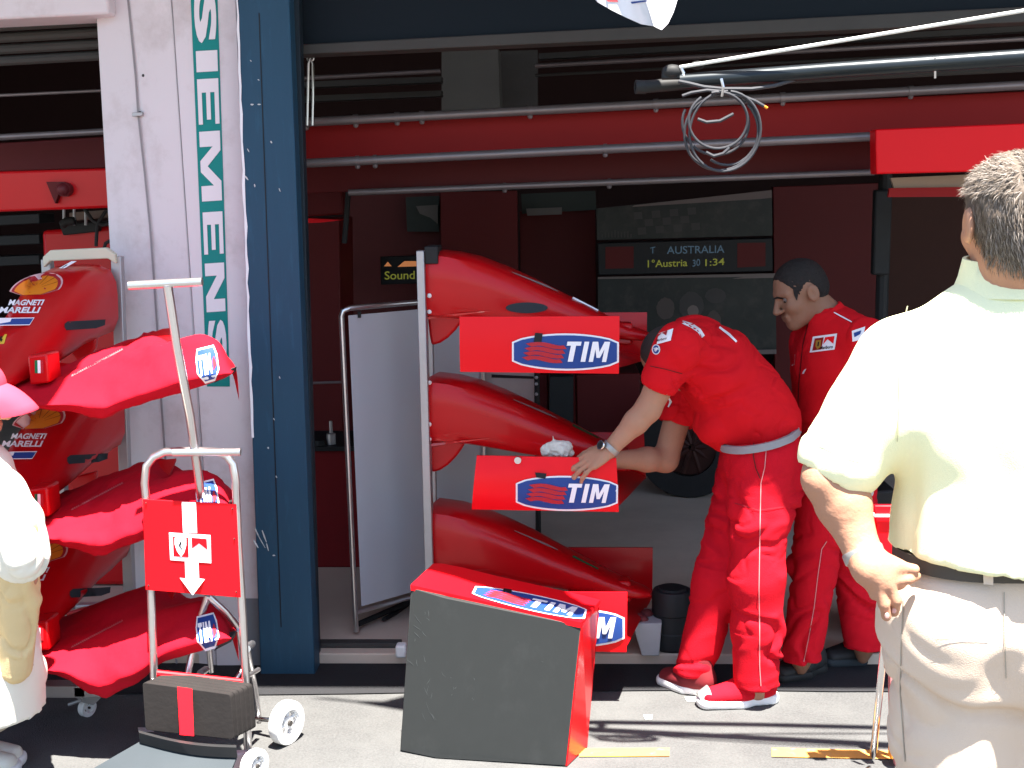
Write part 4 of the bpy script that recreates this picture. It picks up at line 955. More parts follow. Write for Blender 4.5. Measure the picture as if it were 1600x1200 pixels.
# ---------------------------------------------------------------- second folding stand behind near man
s2=thing('folding_stand','steel tube stand with bright red plates half hidden behind the man in the pale shirt','stand',G(1380,1195))
mb=MB(); mb.tube([P(1363,1195,3.93),P(1386,962,3.78)],.0115,12); mb.tube([P(1386,962,3.78),P(1388,800,3.75)],.009,12); mb.tube([P(1420,1195,3.9),P(1400,1100,3.9),P(1388,1000,3.9)],.012,12)
mb.tube([P(1363,1197,3.93),P(1345,1215,3.7)],.012,12); build(mb,'tube_frame',chrome2,s2)
mb=MB(); mb.prism([P(1348,803,3.7),P(1366,801,3.7),P(1372,858,3.7),P(1350,860,3.7)],(0,.03,0)); mb.prism([P(1366,790,3.72),P(1440,790,3.72),P(1440,870,3.72),P(1372,868,3.72)],(0,.02,0)); build(mb,'red_plate',redf,s2,bevel=.004)
mb=MB(); mb.tube([P(1350,806,3.69),P(1366,804,3.69)],.006,8); mb.tube([P(1366,806,3.71),P(1400,806,3.71)],.005,8); build(mb,'plate_edge',plastic_w,s2)
mb=MB(); mb.box(P(1389,1018,3.8)-[.0,.01,.07],P(1398,1018,3.8)+[.01,.02,.02]); mb.box(P(1390,1170,3.85)-[.0,.01,.03],P(1398,1160,3.85)+[.01,.02,.02]); build(mb,'orange_clip',org_l,s2,bevel=.004)
mb=MB(); mb.prism([P(1385,965,3.76),P(1391,970,3.76),P(1396,1020,3.76),P(1388,1010,3.76)],(0,.004,0)); build(mb,'white_tape',plastic_w,s2)
mb=MB(); mb.prism([P(1391,1030,3.86),P(1400,1060,3.86),P(1402,1150,3.86),P(1418,1200,3.86),P(1400,1200,3.86),P(1392,1120,3.86)],(0,.03,0)); build(mb,'pink_plate',mat('pink_plate_paint',(.55,.2,.2),.5),s2)
# small black/grey case behind
mb=MB(); q=[P(1345,770,4.9),P(1400,765,4.9),P(1400,800,4.9),P(1346,800,4.9)]; q[2][2]=.05;q[3][2]=.05; mb.prism(q,(0,.3,0)); cs=thing('tool_case','black equipment case seen through the gap under the near man arm','case',q[3]*[1,1,0]+[0,0,.045]); build(mb,'case_body',dark,cs,bevel=.01)
mb=MB(); mb.box(P(1352,790,4.88)-[.0,.0,.01],P(1372,786,4.88)+[0,.02,.01]); build(mb,'case_latch',greyrub,cs)
# ---------------------------------------------------------------- bucket and black cylinder on sill
bk=thing('white_crate','small white open box with reddish lumps inside on the garage floor behind the leaning unit','box',G(1012,1024,.045)+[0,.1,0])
dB=G(1012,1026,.045)[1]
q=[P(988,974,dB+.02),P(1034,974,dB),P(1030,1026,dB),P(1003,1026,dB+.0)]
q[2][2]=q[3][2]=.047
mb=MB(); 
w2=np.array([.0,.16,0])
mb.hexa([q[3],q[2],q[2]+w2,q[3]+w2],[q[0],q[1],q[1]+w2+[.01,.03,0],q[0]+w2+[-.01,.03,0]])
o=build(mb,'box_shell',mat('grey_white_plastic',(.42,.42,.43),.5),bk,bevel=.004)
# hollow look: dark sheet over the closed top paints the shade inside
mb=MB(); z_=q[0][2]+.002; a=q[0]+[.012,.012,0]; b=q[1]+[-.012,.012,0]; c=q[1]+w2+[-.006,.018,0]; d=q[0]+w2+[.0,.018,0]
mb.add([[*p[:2],z_] for p in (a,b,c,d)],[(0,1,2,3)]); build(mb,'box_shade_sheet',mat('shadow_grey',(.10,.10,.10),.8),bk)
mb=MB()
for (dx,dy,r) in ((.03,.05,.025),(.06,.09,.028),(.045,.03,.02)): mb.sphere(q[0]+[dx,dy,.004],(r,r,r*.8),n=10)
build(mb,'red_lump',mat('dull_red',(.2,.04,.04),.7),bk,smooth=180)
mb=MB(); z_=P(1000,962,dB+.2); mb.prism([P(992,960,dB+.28),P(1070,957,dB+.28),P(1070,985,dB+.28),P(992,985,dB+.28)],(0,.01,0)); build(mb,'raised_flap',mat('grey_white_plastic',(.42,.42,.43),.5),bk)
c=G(1052,1021,.045)+[0,.07,0]; h_=.235
cy=thing('black_canister','black ribbed cylinder standing beside the small white box','canister',c)
mb=MB(); mb.tube([c,c+[0,0,.01],c+[0,0,h_*.3],c+[0,0,h_*.31],c+[0,0,h_*.6],c+[0,0,h_*.61],c+[0,0,h_*.93],c+[0,0,h_]],[.07,.078,.078,.074,.074,.078,.078,.072],28); build(mb,'canister_body',blackp,cy,bevel=.002)
mb=MB(); mb.tube([c+[0,0,h_],c+[0,0,h_+.008]],[.055,.052],24); build(mb,'lid',dark,cy)
# small screw bits on floor
# ---------------------------------------------------------------- gantry pole, rope, cable
gp=thing('gantry_pole','black and steel-blue overhead pole reaching in from the upper right, wrapped by a grey cable','pole',P(1000,137,3.620))
mb=MB(); mb.tube([P(1063,128,3.570),P(1300,110,3.520),P(1800,76,3.420)],.0215,18); build(mb,'upper_tube',mat('dark_steel_blue',(.012,.016,.019),.35,.3,coat=.2),gp)
mb=MB(); ringw(mb,P(1001,136,3.630),.010,.019,.03,(1,.15,.0),20); mb.tube([P(1003,136,3.630),P(1100,128,3.630),P(1400,112,3.610),P(1800,92,3.570)],.0175,16); build(mb,'lower_tube',dark,gp)
mb=MB(); mb.sphere(P(1050,112,3.570),(.03,.02,.02),n=12); mb.box(P(1034,124,3.570)-[0,.01,.0],P(1068,112,3.570)+[0,.02,.0]); mb.sphere(P(1090,102,3.590),(.02,.02,.012),n=10); build(mb,'pulley_block',dark,gp,bevel=.004)
rp=thing('white_rope','white taut rope rising to the right above the gantry pole','rope',P(1065,107,3.560))
mb=MB(); mb.tube([P(1062,105,3.560),P(1300,66,3.470),P(1500,33,3.420),P(1800,-16,3.370)],.0048,8); build(mb,'rope_line',mat('rope_white',(.72,.71,.66),.8,var=.2,scale=150),rp)
mb=MB(); mb.tube([P(1063,104,3.560),P(1068,114,3.560),P(1066,122,3.560)],.005,8); build(mb,'hook',chrome,rp)
cb=thing('coiled_cable','coil of thin grey cable hanging from the gantry pole','cable',P(1127,150,3.530))
cabm=mat('grey_cable',(.045,.045,.05),.45,var=.1)
mb=MB(); mb.tube([P(x,y,3.530) for x,y in ((1060,127),(1075,130),(1100,136),(1130,139),(1175,139),(1210,134),(1250,122),(1290,108),(1340,101),(1420,98),(1460,93),(1520,88),(1620,82),(1800,70))],.0052,8); build(mb,'cable_run',cabm,cb)
def loop(cx,cy,rx,ry,t0,t1,rot=0,dd=0,n=40):
    out=[]
    for t in np.linspace(t0,t1,n):
        x=rx*math.cos(t);y=ry*math.sin(t); c_,s_=math.cos(rot),math.sin(rot); out.append(P(cx+x*c_-y*s_,cy+x*s_+y*c_,3.530+dd+.008*math.sin(t*1.3)))
    return out
for pts in (loop(1133,205,55,63,-1.7,4.5,.25,0),loop(1127,207,57,60,-1.3,4.9,.5,.008),loop(1118,192,52,50,-1.9,3.370,.2,.012),loop(1122,188,46,44,-1.6,4.3,-.2,-.006),loop(1135,200,50,58,-1.8,2.2,-.1,.01)):
    mb=MB(); mb.tube(pts,.0038,8); build(mb,'cable_loop',cabm,cb)
for pts in ([(1066,150),(1080,145),(1105,141),(1127,143)],[(1127,145),(1160,150),(1180,158),(1194,166)],[(1090,186),(1104,191),(1125,189),(1146,178)],[(1103,238),(1115,244),(1130,240),(1140,231)]):
    mb=MB(); mb.tube([P(x,y,3.525) for x,y in pts],.0045,8); build(mb,'cable_end',cabm,cb)
mb=MB(); mb.tube([P(1194,166,3.525),P(1199,169,3.525)],.004,6); build(mb,'copper_tip',org_l,cb)
mb=MB(); mb.tube([P(1127,123,3.510),P(1130,136,3.505),P(1128,150,3.520)],.004,6); build(mb,'cable_tie',chrome,cb)
mb=MB(); mb.tube([P(1461,90,3.470),P(1461,122,3.490)],.003,6); build(mb,'cable_tie',chrome,cb)
# flag; unseen upper cloth widened leftward to throw shade on the leaning unit
fl=[(925,-6),(934,0),(955,15),(978,26),(1002,37),(1020,44),(1033,48),(1045,35),(1053,18),(1059,0),(1064,-16)]
nx,nz=len(fl),14
mb=MB(); V=[]
for j in range(nz):
    v=j/(nz-1)
    for i,(x,y) in enumerate(fl):
        u=i/(nx-1); b=P(x,y,3.5); topx=b[0]+(u-1)*.62*v; 
        z=b[2]+v*(1.15-(b[2]-2.25)); yy=3.5+.045*math.sin(u*9+v*3)*(.5+.5*v)+.02*math.sin(u*21+v*5)
        V.append([topx,yy,z])
Fc=[(j*nx+i,j*nx+i+1,(j+1)*nx+i+1,(j+1)*nx+i) for j in range(nz-1) for i in range(nx-1)]
n0=len(V); V+=[[p[0],p[1]+.004,p[2]] for p in V]; Fc+=[tuple(n0+k for k in q[::-1]) for q in Fc]
mb.add(V,Fc); fo=link_mesh('hanging_flag',mb.v,mb.f,None,mat('white_flag_cloth',(.72,.70,.72),.8,var=.05),None,smooth=180,origin=P(995,0,3.5),recalc=False)
tag(fo,'white cloth banner corner hanging down at the top edge of the view','banner')
tf=bvh(mb); decal('printed_mark',tf,PX((945,-3),(962,-4),(966,3),(950,2)),None,red_l,fo,pix=True); decal('printed_mark',tf,PX((985,3),(1010,0),(1012,2),(987,6)),None,blue_l,fo,pix=True)
# ================================================================ PEOPLE
def head_prims(c,fwd,up,s=1.,ears=True):
    f,l,u=basis(fwd,up); M=np.array([f,l,u]); c=np.array(c,float)
    L=lambda x,y,z: c+(f*x+l*y+u*z)*s
    E=lambda x,y,z,a,b,d,k=None,sub=False: ell(L(x,y,z),np.array([a,b,d])*s,M,k,sub)
    pr=[E(-.012,0,.030,.098,.077,.088),E(.022,0,-.035,.062,.058,.075),E(.035,0,-.078,.045,.042,.035),E(.062,0,-.098,.022,.024,.02,.02)]
    pr+=[cap(L(.087,0,.012),.008*s,L(.108,0,-.030),.0125*s,k=.014)]
    pr+=[E(.096,.012,-.034,.010,.008,.007,.008),E(.096,-.012,-.034,.010,.008,.007,.008)]
    pr+=[cap(L(.079,.014,.024),.009*s,L(.066,.045,.022),.008*s,k=.02),cap(L(.079,-.014,.024),.009*s,L(.066,-.045,.022),.008*s,k=.02)]
    pr+=[E(.058,.042,-.025,.022,.018,.02,.03),E(.058,-.042,-.025,.022,.018,.02,.03)]
    pr+=[cap(L(.083,.018,-.058),.007*s,L(.083,-.018,-.058),.007*s,k=.008),cap(L(.081,.015,-.071),.0075*s,L(.081,-.015,-.071),.0075*s,k=.008)]
    pr+=[E(.088,.031,.004,.016,.016,.011,.010,True),E(.088,-.031,.004,.016,.016,.011,.010,True),cap(L(.094,.022,-.0645),.0018,L(.094,-.022,-.0645),.0018,k=.004)[:8]+(True,)]
    if ears:
        for sg in (1,-1):
            pr+=[E(-.012,.080*sg,-.006,.020,.007,.032,.008),E(-.016,.084*sg,-.004,.021,.006,.030,.004),E(-.006,.091*sg,-.006,.010,.007,.017,.006,True)]
    return pr,L,M
def eyes(L,s,parent,iris=(.03,.015,.01)):
    for sg in (1,-1):
        mb=MB(); mb.sphere(L(.0675,.031*sg,.004),.0118*s,n=14); build(mb,'eye',mat('eye_white',(.16,.13,.12),.4),parent,smooth=180)
        mb=MB(); mb.sphere(L(.0755,.0315*sg,-.001),.0056*s,n=10); build(mb,'iris',mat('iris_dark',iris,.3),parent,smooth=180)
def neck(c,L,base,r=.058):
    return cap(L(-.03,0,-.06),r*.95,base,r,k=.03)
def hand_prims(w_,dirv,palmn,side,curl=(.5,.6,.7,.8),thumb=.6,s=1.,spread=.06,thumb_dir=None):
    """w_: wrist, dirv: towards the fingers, palmn: outward normal of the back of the hand, side: +1/-1 where the thumb leaves"""
    f,l,u=basis(dirv,palmn); l=l*side   # l points to the thumb side
    w_=np.array(w_,float); pr=[]
    L=lambda x,y,z: w_+(f*x+l*y+u*z)*s
    M=np.array([f,l,u])
    pr+=[ell(L(.045,0,0),np.array([.052,.038,.0145])*s,M,.015),cap(L(-.01,0,0),.024*s,L(.03,0,0),.022*s,n=u,s=.7,k=.02)]
    pr+=[cap(L(.03,.018,-.002),.014*s,L(.078,.026,0),.0115*s,k=.012),cap(L(.03,-.015,-.002),.014*s,L(.070,-.030,0),.0105*s,k=.012)]
    ys=(.027,.009,-.009,-.027); ln=((.042,.026,.020),(.047,.030,.021),(.043,.028,.020),(.034,.021,.018)); bx=(.082,.086,.082,.074); rr=(.0098,.0102,.0096,.0084)
    for j in range(4):
        p=np.array([bx[j],ys[j],0.]); a=0; sp=(1.5-j)*spread
        r=rr[j]
        for k,le in enumerate(ln[j]):
            a+=curl[j]*(.55,1.,.8)[k]
            q=p+np.array([math.cos(a)*math.cos(sp),math.cos(a)*math.sin(sp),-math.sin(a)])*le
            pr.append(cap(L(*p),r*s,L(*q),r*.93*s,k=.004)); pr.append(ell(L(*p),np.array([r*1.07]*3)*s,None,.004)); p=q; r*=.94
    t0=np.array([.018,.026,-.006]); td=np.array(thumb_dir if thumb_dir else (.72,.62,-.3)); td/=np.linalg.norm(td)
    t1=t0+td*.042; td2=td*[1.1,.75,1.]+np.array([.12,0,-.22*thumb]); td2/=np.linalg.norm(td2); t2=t1+td2*.032; t3=t2+(td2+np.array([.1,-.1,-.1]))*.024
    pr+=[cap(L(*t0),.017*s,L(*t1),.0125*s,k=.014),cap(L(*t1),.0118*s,L(*t2),.0105*s,k=.004),cap(L(*t2),.0105*s,L(*t3),.0088*s,k=.004)]
    return pr
def merged(*VFs):
    V=[];Fq=[];o=0
    for v,f in VFs: V.append(v); Fq.append(f+o); o+=len(v)
    return np.concatenate(V),np.concatenate(Fq)
def shoe(par,toe,heel,name='shoe',upper=None,sole=plastic_w,h=.085,w_=.05):
    toe=np.array(toe,float); heel=np.array(heel,float); toe[2]=heel[2]=0; f=(toe-heel); Ln=np.linalg.norm(f); f/=Ln; l=np.array([-f[1],f[0],0])
    z=np.array([0,0,1.])
    L=lambda x,y,h_: heel+f*x*Ln+l*y+z*h_
    pr=[cap(L(.14,0,.055),.043,L(.45,0,.050),.042,n=l,s=.9),cap(L(.45,0,.048),.040,L(.86,0,.036),.028,n=l,s=1.45),cap(L(.20,0,.06),.044,L(.24,0,.125),.046,n=l,s=.9)]
    VF=sdf_mesh(pr,.005,.03,cuts=[(L(0,0,.016),(0,0,-1))]); V=VF[0]; o=shape(name,VF,upper,par)
    pr=[cap(L(.10,0,.015),.040,L(.45,0,.015),.038,n=l,s=1.0),cap(L(.45,0,.015),.038,L(.90,0,.020),.030,n=l,s=1.5)]
    VF=sdf_mesh(pr,.005,.02,cuts=[(L(0,0,.002),(0,0,-1)),(L(0,0,.034),(0,0,1))]); shape('sole',VF,sole,o)
    return o,L
# ---------------------------------------------------------------- mechanic bending over the wing
pm=thing('person','person in red short-sleeved shirt bending over the middle nose, both hands on it','person',G(1150,1100))
Y=np.array([0,1.,0])
nh=P(1188,712,4.40); fh=P(1178,712,4.60); pel=P(1190,702,4.50); wa=P(1182,662,4.50); bel=P(1160,628,4.50); che=P(1118,575,4.50); upc=P(1085,548,4.50)
ns=P(1060,541,4.31); fs=P(1082,572,4.70)
kn=P(1182,900,4.36); an=P(1182,1060,4.36); kf=P(1124,905,4.50); af=P(1085,1045,4.49)
el=P(1012,640,4.33); wr=P(951,704,4.325); fe=P(1040,718,4.62); fwr=P(955,718,4.47)
HC=P(1048,562,4.60)
hp,HL,HM=head_prims(HC,(-.45,.45,-.75),(-.75,.05,.45))
torso=[cap(pel,.10,wa,.09,Y,1.2),cap(wa,.09,bel,.115,Y,1.2),cap(bel,.12,che,.115,Y,1.3),cap(che,.12,upc,.10,Y,1.5)]
legs=[cap(nh+[0,.03,0],.080,kn,.055),cap(kn,.055,an,.034),cap(fh,.08,kf,.055),cap(kf,.055,af,.034),cap(pel,.10,lerp(nh,fh,.5),.10,Y,1.15)]
foot=[cap(an,.034,P(1184,1082,4.36),.022),cap(P(1184,1082,4.36),.02,P(1140,1096,4.34),.012),cap(af,.034,P(1090,1070,4.47),.02)]
body_lo=sdf_mesh(torso+legs+foot+hp+[cap(HL(-.03,0,-.06),.056,upc,.06),cap(upc,.07,ns,.06),cap(upc,.07,fs,.06)],.0075,.035)
hd=P(898,733,4.31)-wr
hn=hand_prims(wr,hd,np.array([-.25,-.75,.75]),-1,curl=(.34,.36,.36,.40),spread=.10,s=1.0,thumb_dir=(.75,.55,-.35))
arm_n=[cap(ns,.056,lerp(ns,el,.5),.052),cap(lerp(ns,el,.5),.052,el,.043),cap(el,.043,lerp(el,wr,.3),.041),cap(lerp(el,wr,.3),.041,wr,.0265,n=(0,1,0),s=.9)]
hf=hand_prims(fwr,P(905,722,4.41)-fwr,np.array([-.1,-.6,1.]),1,curl=(.4,.45,.5,.5))
arm_f=[cap(fs,.056,fe,.045),cap(fe,.045,lerp(fe,fwr,.35),.043),cap(lerp(fe,fwr,.35),.043,fwr,.027)]
an_=sdf_mesh(arm_n+hn,.0032,.02); af_=sdf_mesh(arm_f+hf,.0035,.02)
shape('body',merged(body_lo,an_,af_),skin,pm)
eyes(HL,1,pm)
hr=[ell(HL(-.02,0,.036),(.098,.079,.086),HM)]
shape('hair',sdf_mesh(hr,.005,.01,cuts=[(HL(0,0,-.02),-HM[2]-.0*HM[0]),(HL(.055,0,.05),HM[0]*1.-HM[2]*.3)]),hair_s,pm)
# shirt
sl1=lerp(ns,el,.50); sl2=lerp(fs,fe,.50)
cutw=(P(1190,680,4.5),(wa-che)*-1.)
shirt=[cap(P(1190,700,4.5),.122,P(1186,655,4.5),.135,Y,1.22),cap(P(1186,655,4.5),.132,bel,.150,Y,1.22),cap(bel,.153,che,.140,Y,1.32),cap(che,.138,upc,.112,Y,1.55),cap(upc,.10,ns,.075),cap(ns,.075,sl1,.073),cap(upc,.10,fs,.078),cap(fs,.078,sl2,.078),
  cap(P(1112,668,4.47),.06,P(1128,672,4.5),.07,Y,1.7,.06),cap(HL(-.045,0,-.10),.064,upc,.075)]
dn=(el-ns)/np.linalg.norm(el-ns); df=(fe-fs)/np.linalg.norm(fe-fs)
shirt+=[cap(sl1+dn*.10,.078,sl1+dn*.2,.085,k=.006)[:8]+(True,),cap(sl2+df*.11,.085,sl2+df*.2,.09,k=.006)[:8]+(True,)]
body_s=sdf_mesh(shirt,.006,.045,cuts=[(P(1190,690,4.5),(.2,0,-1))])
V,Fq=body_s
V=crease(V,Fq,.011,(7,5,8),seed=1); V=crease(V,Fq,.005,(15,10,17),seed=2)
sh_o=shape('shirt',(V,Fq),redshirt,pm); tsh=bvh_arr(V,Fq)
decal('shoulder_piping',tsh,strip([(1066,503),(1080,508),(1092,516),(1099,526)],[5,7,7,6]),None,white_l,sh_o,pix=True,off=.004,sub=6)
decal('shoulder_piping',tsh,strip([(1124,511),(1140,523),(1151,534)],[3,4,3]),None,white_l,sh_o,pix=True,off=.004,sub=6)
pa=decal('sleeve_patch',tsh,PX((1029,521),(1052,513),(1048,532),(1026,538)),None,white_l,sh_o,pix=True,off=.004,sub=6)
decal('patch_field',tsh,PX((1028,522),(1043,516),(1041,524),(1034,520),(1027,527)),None,red_l,pa,pix=True,off=.006)
decal('lettering',tsh,text2d('Marlboro',.01),[(1026,530),(1042,526),(1041,530),(1025,534)],blk_l,pa,off=.006)
pa=decal('sleeve_badge',tsh,blobp(1025,546,6.5,8,16,0),None,white_l,sh_o,pix=True,off=.004,sub=6); decal('badge_field',tsh,blobp(1025,546,5,6.5,16,0),None,blue_l,pa,pix=True,off=.006); decal('lettering',tsh,text2d('TIM',.02),[(1021,544),(1029,542),(1029,547),(1021,549)],white_l,pa,off=.008)
decal('chest_print',tsh,strip([(1042,616),(1048,628),(1044,636)],[2,4,2]),None,white_l,sh_o,pix=True,off=.004)
decal('cuff_line',tsh,strip([(1016,572),(1040,577),(1066,584)],1.2),None,redwall,sh_o,pix=True,off=.003,sub=8)
# trousers
kn2=lerp(kn,an,.5)
tro=[cap(pel+[0,0,.02],.132,lerp(nh,fh,.5)+[0,0,-.03],.132,Y,1.3),cap(nh,.122,lerp(nh,kn,.5),.108),cap(lerp(nh,kn,.5),.108,kn,.093),cap(kn,.093,kn2,.086),cap(kn2,.086,an+[0,0,-.01],.084),
     cap(fh,.12,lerp(fh,kf,.5),.10),cap(lerp(fh,kf,.5),.10,kf,.088),cap(kf,.088,af+[0,0,-.005],.072),cap(P(1226,740,4.5),.08,P(1220,780,4.45),.07,k=.07)]
VF=sdf_mesh(tro,.0075,.035,cuts=[(P(1190,676,4.5),lerp(che-pel,np.array([0,0,1.]),.5)),(an+[0,0,-.03],(0.15,0,-1))]) if False else sdf_mesh(tro,.0075,.035,cuts=[(P(1190,674,4.5),(-.2,0,1)),((0,0,.070),(0,0,-1))])
V,Fq=VF
low=lambda V: np.clip((1.15-V[:,2])*2,.25,1)
V=crease(V,Fq,.017,(5,5,9),seed=3,mask=low); V=crease(V,Fq,.005,(9,9,15),seed=6,mask=low)
tr_o=shape('trousers',(V,Fq),redtrous,pm); ttr=bvh_arr(V,Fq)
decal('side_seam',ttr,strip([(1196,676),(1197,705),(1195,730),(1189,755),(1188,800),(1187,860),(1186,920),(1187,980),(1187,1040),(1189,1072)],1.4),None,mat('pale_seam',(.55,.2,.2),.8),tr_o,pix=True,off=.004,sub=10)
decal('pocket_line',ttr,strip([(1178,690),(1177,712),(1181,732),(1188,748)],1.6),None,redwall,tr_o,pix=True,off=.004,sub=8)
decal('knee_seam',ttr,strip([(1148,786),(1185,797),(1226,792)],1.6),None,mat('dull_seam_red',(.3,.01,.02),.8),tr_o,pix=True,off=.004,sub=8)
# belt
n_=np.array([-.2,0,.98]); n_/=np.linalg.norm(n_)
bc=P(1190,677,4.5); u1=np.cross(n_,Y); u1/=np.linalg.norm(u1); v1=np.cross(n_,u1)
tb=bvh_arr(*body_s)
def belt_ring(bc,n_,u1,v1,tree,hh,off,N=56,r0=.30):
    ring=[]
    for k in range(N):
        t=2*math.pi*k/N; d=u1*math.cos(t)+v1*math.sin(t); rr=[]
        for z in (-.03,-.03):
            o=Vector(bc+n_*z+d*r0); h=tree.ray_cast(o,Vector(-d)); rr.append(np.array(h[0]) if h[0] else bc+n_*z+d*.15)
        rr=[.5*(rr[0]+rr[1])+n_*(.03-hh),.5*(rr[0]+rr[1])+n_*(.03+hh)]
        ring.append([rr[0]+d*off,rr[1]+d*off,rr[1]-d*.004,rr[0]-d*.004])
    return ring
mb=MB(); mb.loft(belt_ring(bc,n_,u1,v1,ttr,.0125,.012),False,closed=True); bo_=build(mb,'belt',beltm,pm,smooth=60); tbl=bvh(mb)
mb=MB(); q=P(1138,694,4.38); mb.box(q-[.018,.01,.016],q+[.02,.02,.02]); build(mb,'buckle',dark,pm,bevel=.004)
decal('belt_loop',tbl,PX((1191,661),(1197,660),(1198,678),(1192,679)),None,redtrous,bo_,pix=True,off=.004); decal('belt_loop',tbl,PX((1231,659),(1236,660),(1237,675),(1232,675)),None,redtrous,bo_,pix=True,off=.004)
# watch
wd=(wr-el)/np.linalg.norm(wr-el); wcn=wr-wd*.012
mb=MB(); ringw(mb,wcn,.029,.033,.018,wd,24); wo=build(mb,'watch',steelw,pm,smooth=60)
q=wcn+np.array([-.030,-.016,.012]); mb=MB(); dq=np.array([-.75,-.55,.35]); dq/=np.linalg.norm(dq); mb.tube([q,q+dq*.009],.015,18); build(mb,'watch_face',dark,wo); mb=MB(); ringw(mb,q+dq*.007,.0135,.017,.008,dq,18); build(mb,'bezel',chrome2,wo)
# shoes
G1=G(1090,1110); G2=G(1214,1100); s_o,SL=shoe(pm,G1+[0,.03,0],G2+[0,.03,0],upper=redtrous,h=.09)
mb=MB()
for t in (.22,.45,.68): pass
tsx=None
mb=MB(); mb.prism([SL(.30,-.050,.03),SL(.55,-.055,.03),SL(.45,-.046,.075)],(0,.004,0)); build(mb,'side_mark',plastic_w,s_o)
mb=MB(); mb.tube([SL(.84,0,.042),SL(.98,0,.034)],[.036,.02],12); build(mb,'toe_cap',alu,s_o,smooth=60)
mb=MB()
for k in range(4): mb.tube([SL(.40+.09*k,-.026,.094-.013*k),SL(.43+.09*k,.026,.094-.013*k)],.0045,6)
build(mb,'lace',plastic_w,s_o)
G3=G(1036,1050); G4=G(1100,1080); s_o2,SL2=shoe(pm,G(1032,1066),G(1112,1088),upper=mat('dark_red_suede',(.16,.015,.02),.7))
# ---------------------------------------------------------------- standing mechanic behind
p2=thing('person','person with short dark hair in red shirt standing behind, looking down','person',G(1290,1060))
HC=P(1249,458,4.66); hp,HL,HM=head_prims(HC,(-.90,-.26,-.36),(-.33,-.02,.94),1.0)
pel=P(1305,705,4.68); wa=P(1305,650,4.68); che=P(1308,570,4.66); upc=P(1305,525,4.66)
ns=P(1352,534,4.50); fs=P(1268,536,4.82); X=np.array([.9,-.3,0])
nh=P(1296,730,4.62); fh=P(1325,730,4.74); kn=P(1272,885,4.60); an=P(1252,1028,4.57); kf=P(1335,880,4.74); af=P(1350,1010,4.70)
lat=(ns-fs)/np.linalg.norm(ns-fs)
base=[cap(pel,.12,wa,.12,lat,1.3),cap(wa,.12,che,.125,lat,1.3),cap(che,.12,upc,.09,lat,1.6),cap(upc,.07,ns,.06),cap(upc,.07,fs,.06),cap(nh,.09,kn,.06),cap(kn,.06,an,.034),cap(fh,.09,kf,.06),cap(kf,.06,af,.034),
  cap(an,.034,P(1252,1045,4.57),.022),cap(af,.034,P(1348,1028,4.70),.022),cap(HL(-.035,0,-.05),.058,P(1303,505,4.67),.062)]
nel=P(1372,650,4.46); nwr=P(1352,742,4.42); fel=P(1262,640,4.88); fwr=P(1262,730,4.86)
arms=[cap(ns,.055,nel,.045),cap(nel,.045,nwr,.03),cap(fs,.055,fel,.045),cap(fel,.045,fwr,.03)]
hN=hand_prims(nwr,(-.1,-.1,-1),(1,-.4,0),-1,curl=(.5,.5,.6,.6)); hF=hand_prims(fwr,(-.1,-.1,-1),(-.5,.5,0),1,curl=(.4,.5,.5,.6))
lo_=sdf_mesh(base+arms,.008,.03); hd_=sdf_mesh(hp+[cap(HL(-.035,0,-.05),.058,P(1300,500,4.67),.06)],.0036,.02); h1=sdf_mesh(hN,.0036,.015); h2=sdf_mesh(hF,.004,.015)
shape('body',merged(lo_,hd_,h1,h2),skin2,p2); eyes(HL,1,p2)
thd=bvh_arr(*hd_)
hr=[ell(HL(-.013,0,.033),(.0995,.0785,.0895),HM),ell(HL(-.05,0,.0),(.062,.066,.066),HM,k=.02),ell(HL(-.004,.088,-.012),(.036,.034,.044),HM,k=.006,sub=True)]
V,Fq=sdf_mesh(hr,.004,.012,cuts=[(HL(.052,0,.045),HM[0]*.9-HM[2]*.45),(HL(-.02,0,-.028),-HM[2]*.9+HM[0]*.30)])
V=wrinkle(V,Fq,.002,(90,90,90),seed=3); shape('hair',(V,Fq),hair_b,p2)
decal('eyebrow',thd,strip([(1207,468),(1214,465),(1224,467)],[2,3.2,2]),None,hair_b,p2,pix=True,off=.003,sub=3)
decal('sideburn',thd,PX((1238,448),(1247,448),(1247,462),(1245,470),(1241,462)),None,hair_b,p2,pix=True,off=.003,sub=4)
0 and decal('stubble',thd,PX((1226,495),(1232,488),(1238,494),(1246,498),(1256,494),(1254,504),(1245,512),(1232,508)),None,mat('stubble_skin',(.22,.125,.09),.7),p2,pix=True,off=.0015,sub=4)
shirt=[cap(pel+[0,0,.03],.135,wa,.137,lat,1.28),cap(wa,.137,che,.143,lat,1.3),cap(che,.138,upc,.105,lat,1.6),cap(upc,.085,ns,.075),cap(upc,.085,fs,.075),cap(ns,.075,nel,.065),cap(nel,.065,nwr+[0,0,.02],.048),cap(fs,.072,fel,.062),cap(fel,.062,fwr+[0,0,.02],.046),
  cap(P(1292,502,4.66),.066,upc,.085)]
V,Fq=sdf_mesh(shirt,.008,.04); tcol=None
V=crease(V,Fq,.010,(6,6,8),seed=11); V=crease(V,Fq,.004,(14,14,16),seed=12); sh2=shape('shirt',(V,Fq),redshirt,p2); ts2=bvh_arr(V,Fq)
f_,l_,u_=basis(P(1285,480,4.6)-P(1308,520,4.68),(0,0,1))
cn=P(1294,500,4.66); axn=(HL(-.035,0,-.08)-upc); axn/=np.linalg.norm(axn)
mb=MB(); ring=[]
for k in range(28):
    t=2*math.pi*k/28; uu=np.cross(axn,[0,1.,0]); uu/=np.linalg.norm(uu); vv=np.cross(axn,uu); d=uu*math.cos(t)+vv*math.sin(t)
    ring.append([cn+d*.080-axn*.03,cn+d*.074+axn*.030,cn+d*.066+axn*.030,cn+d*.070-axn*.03])
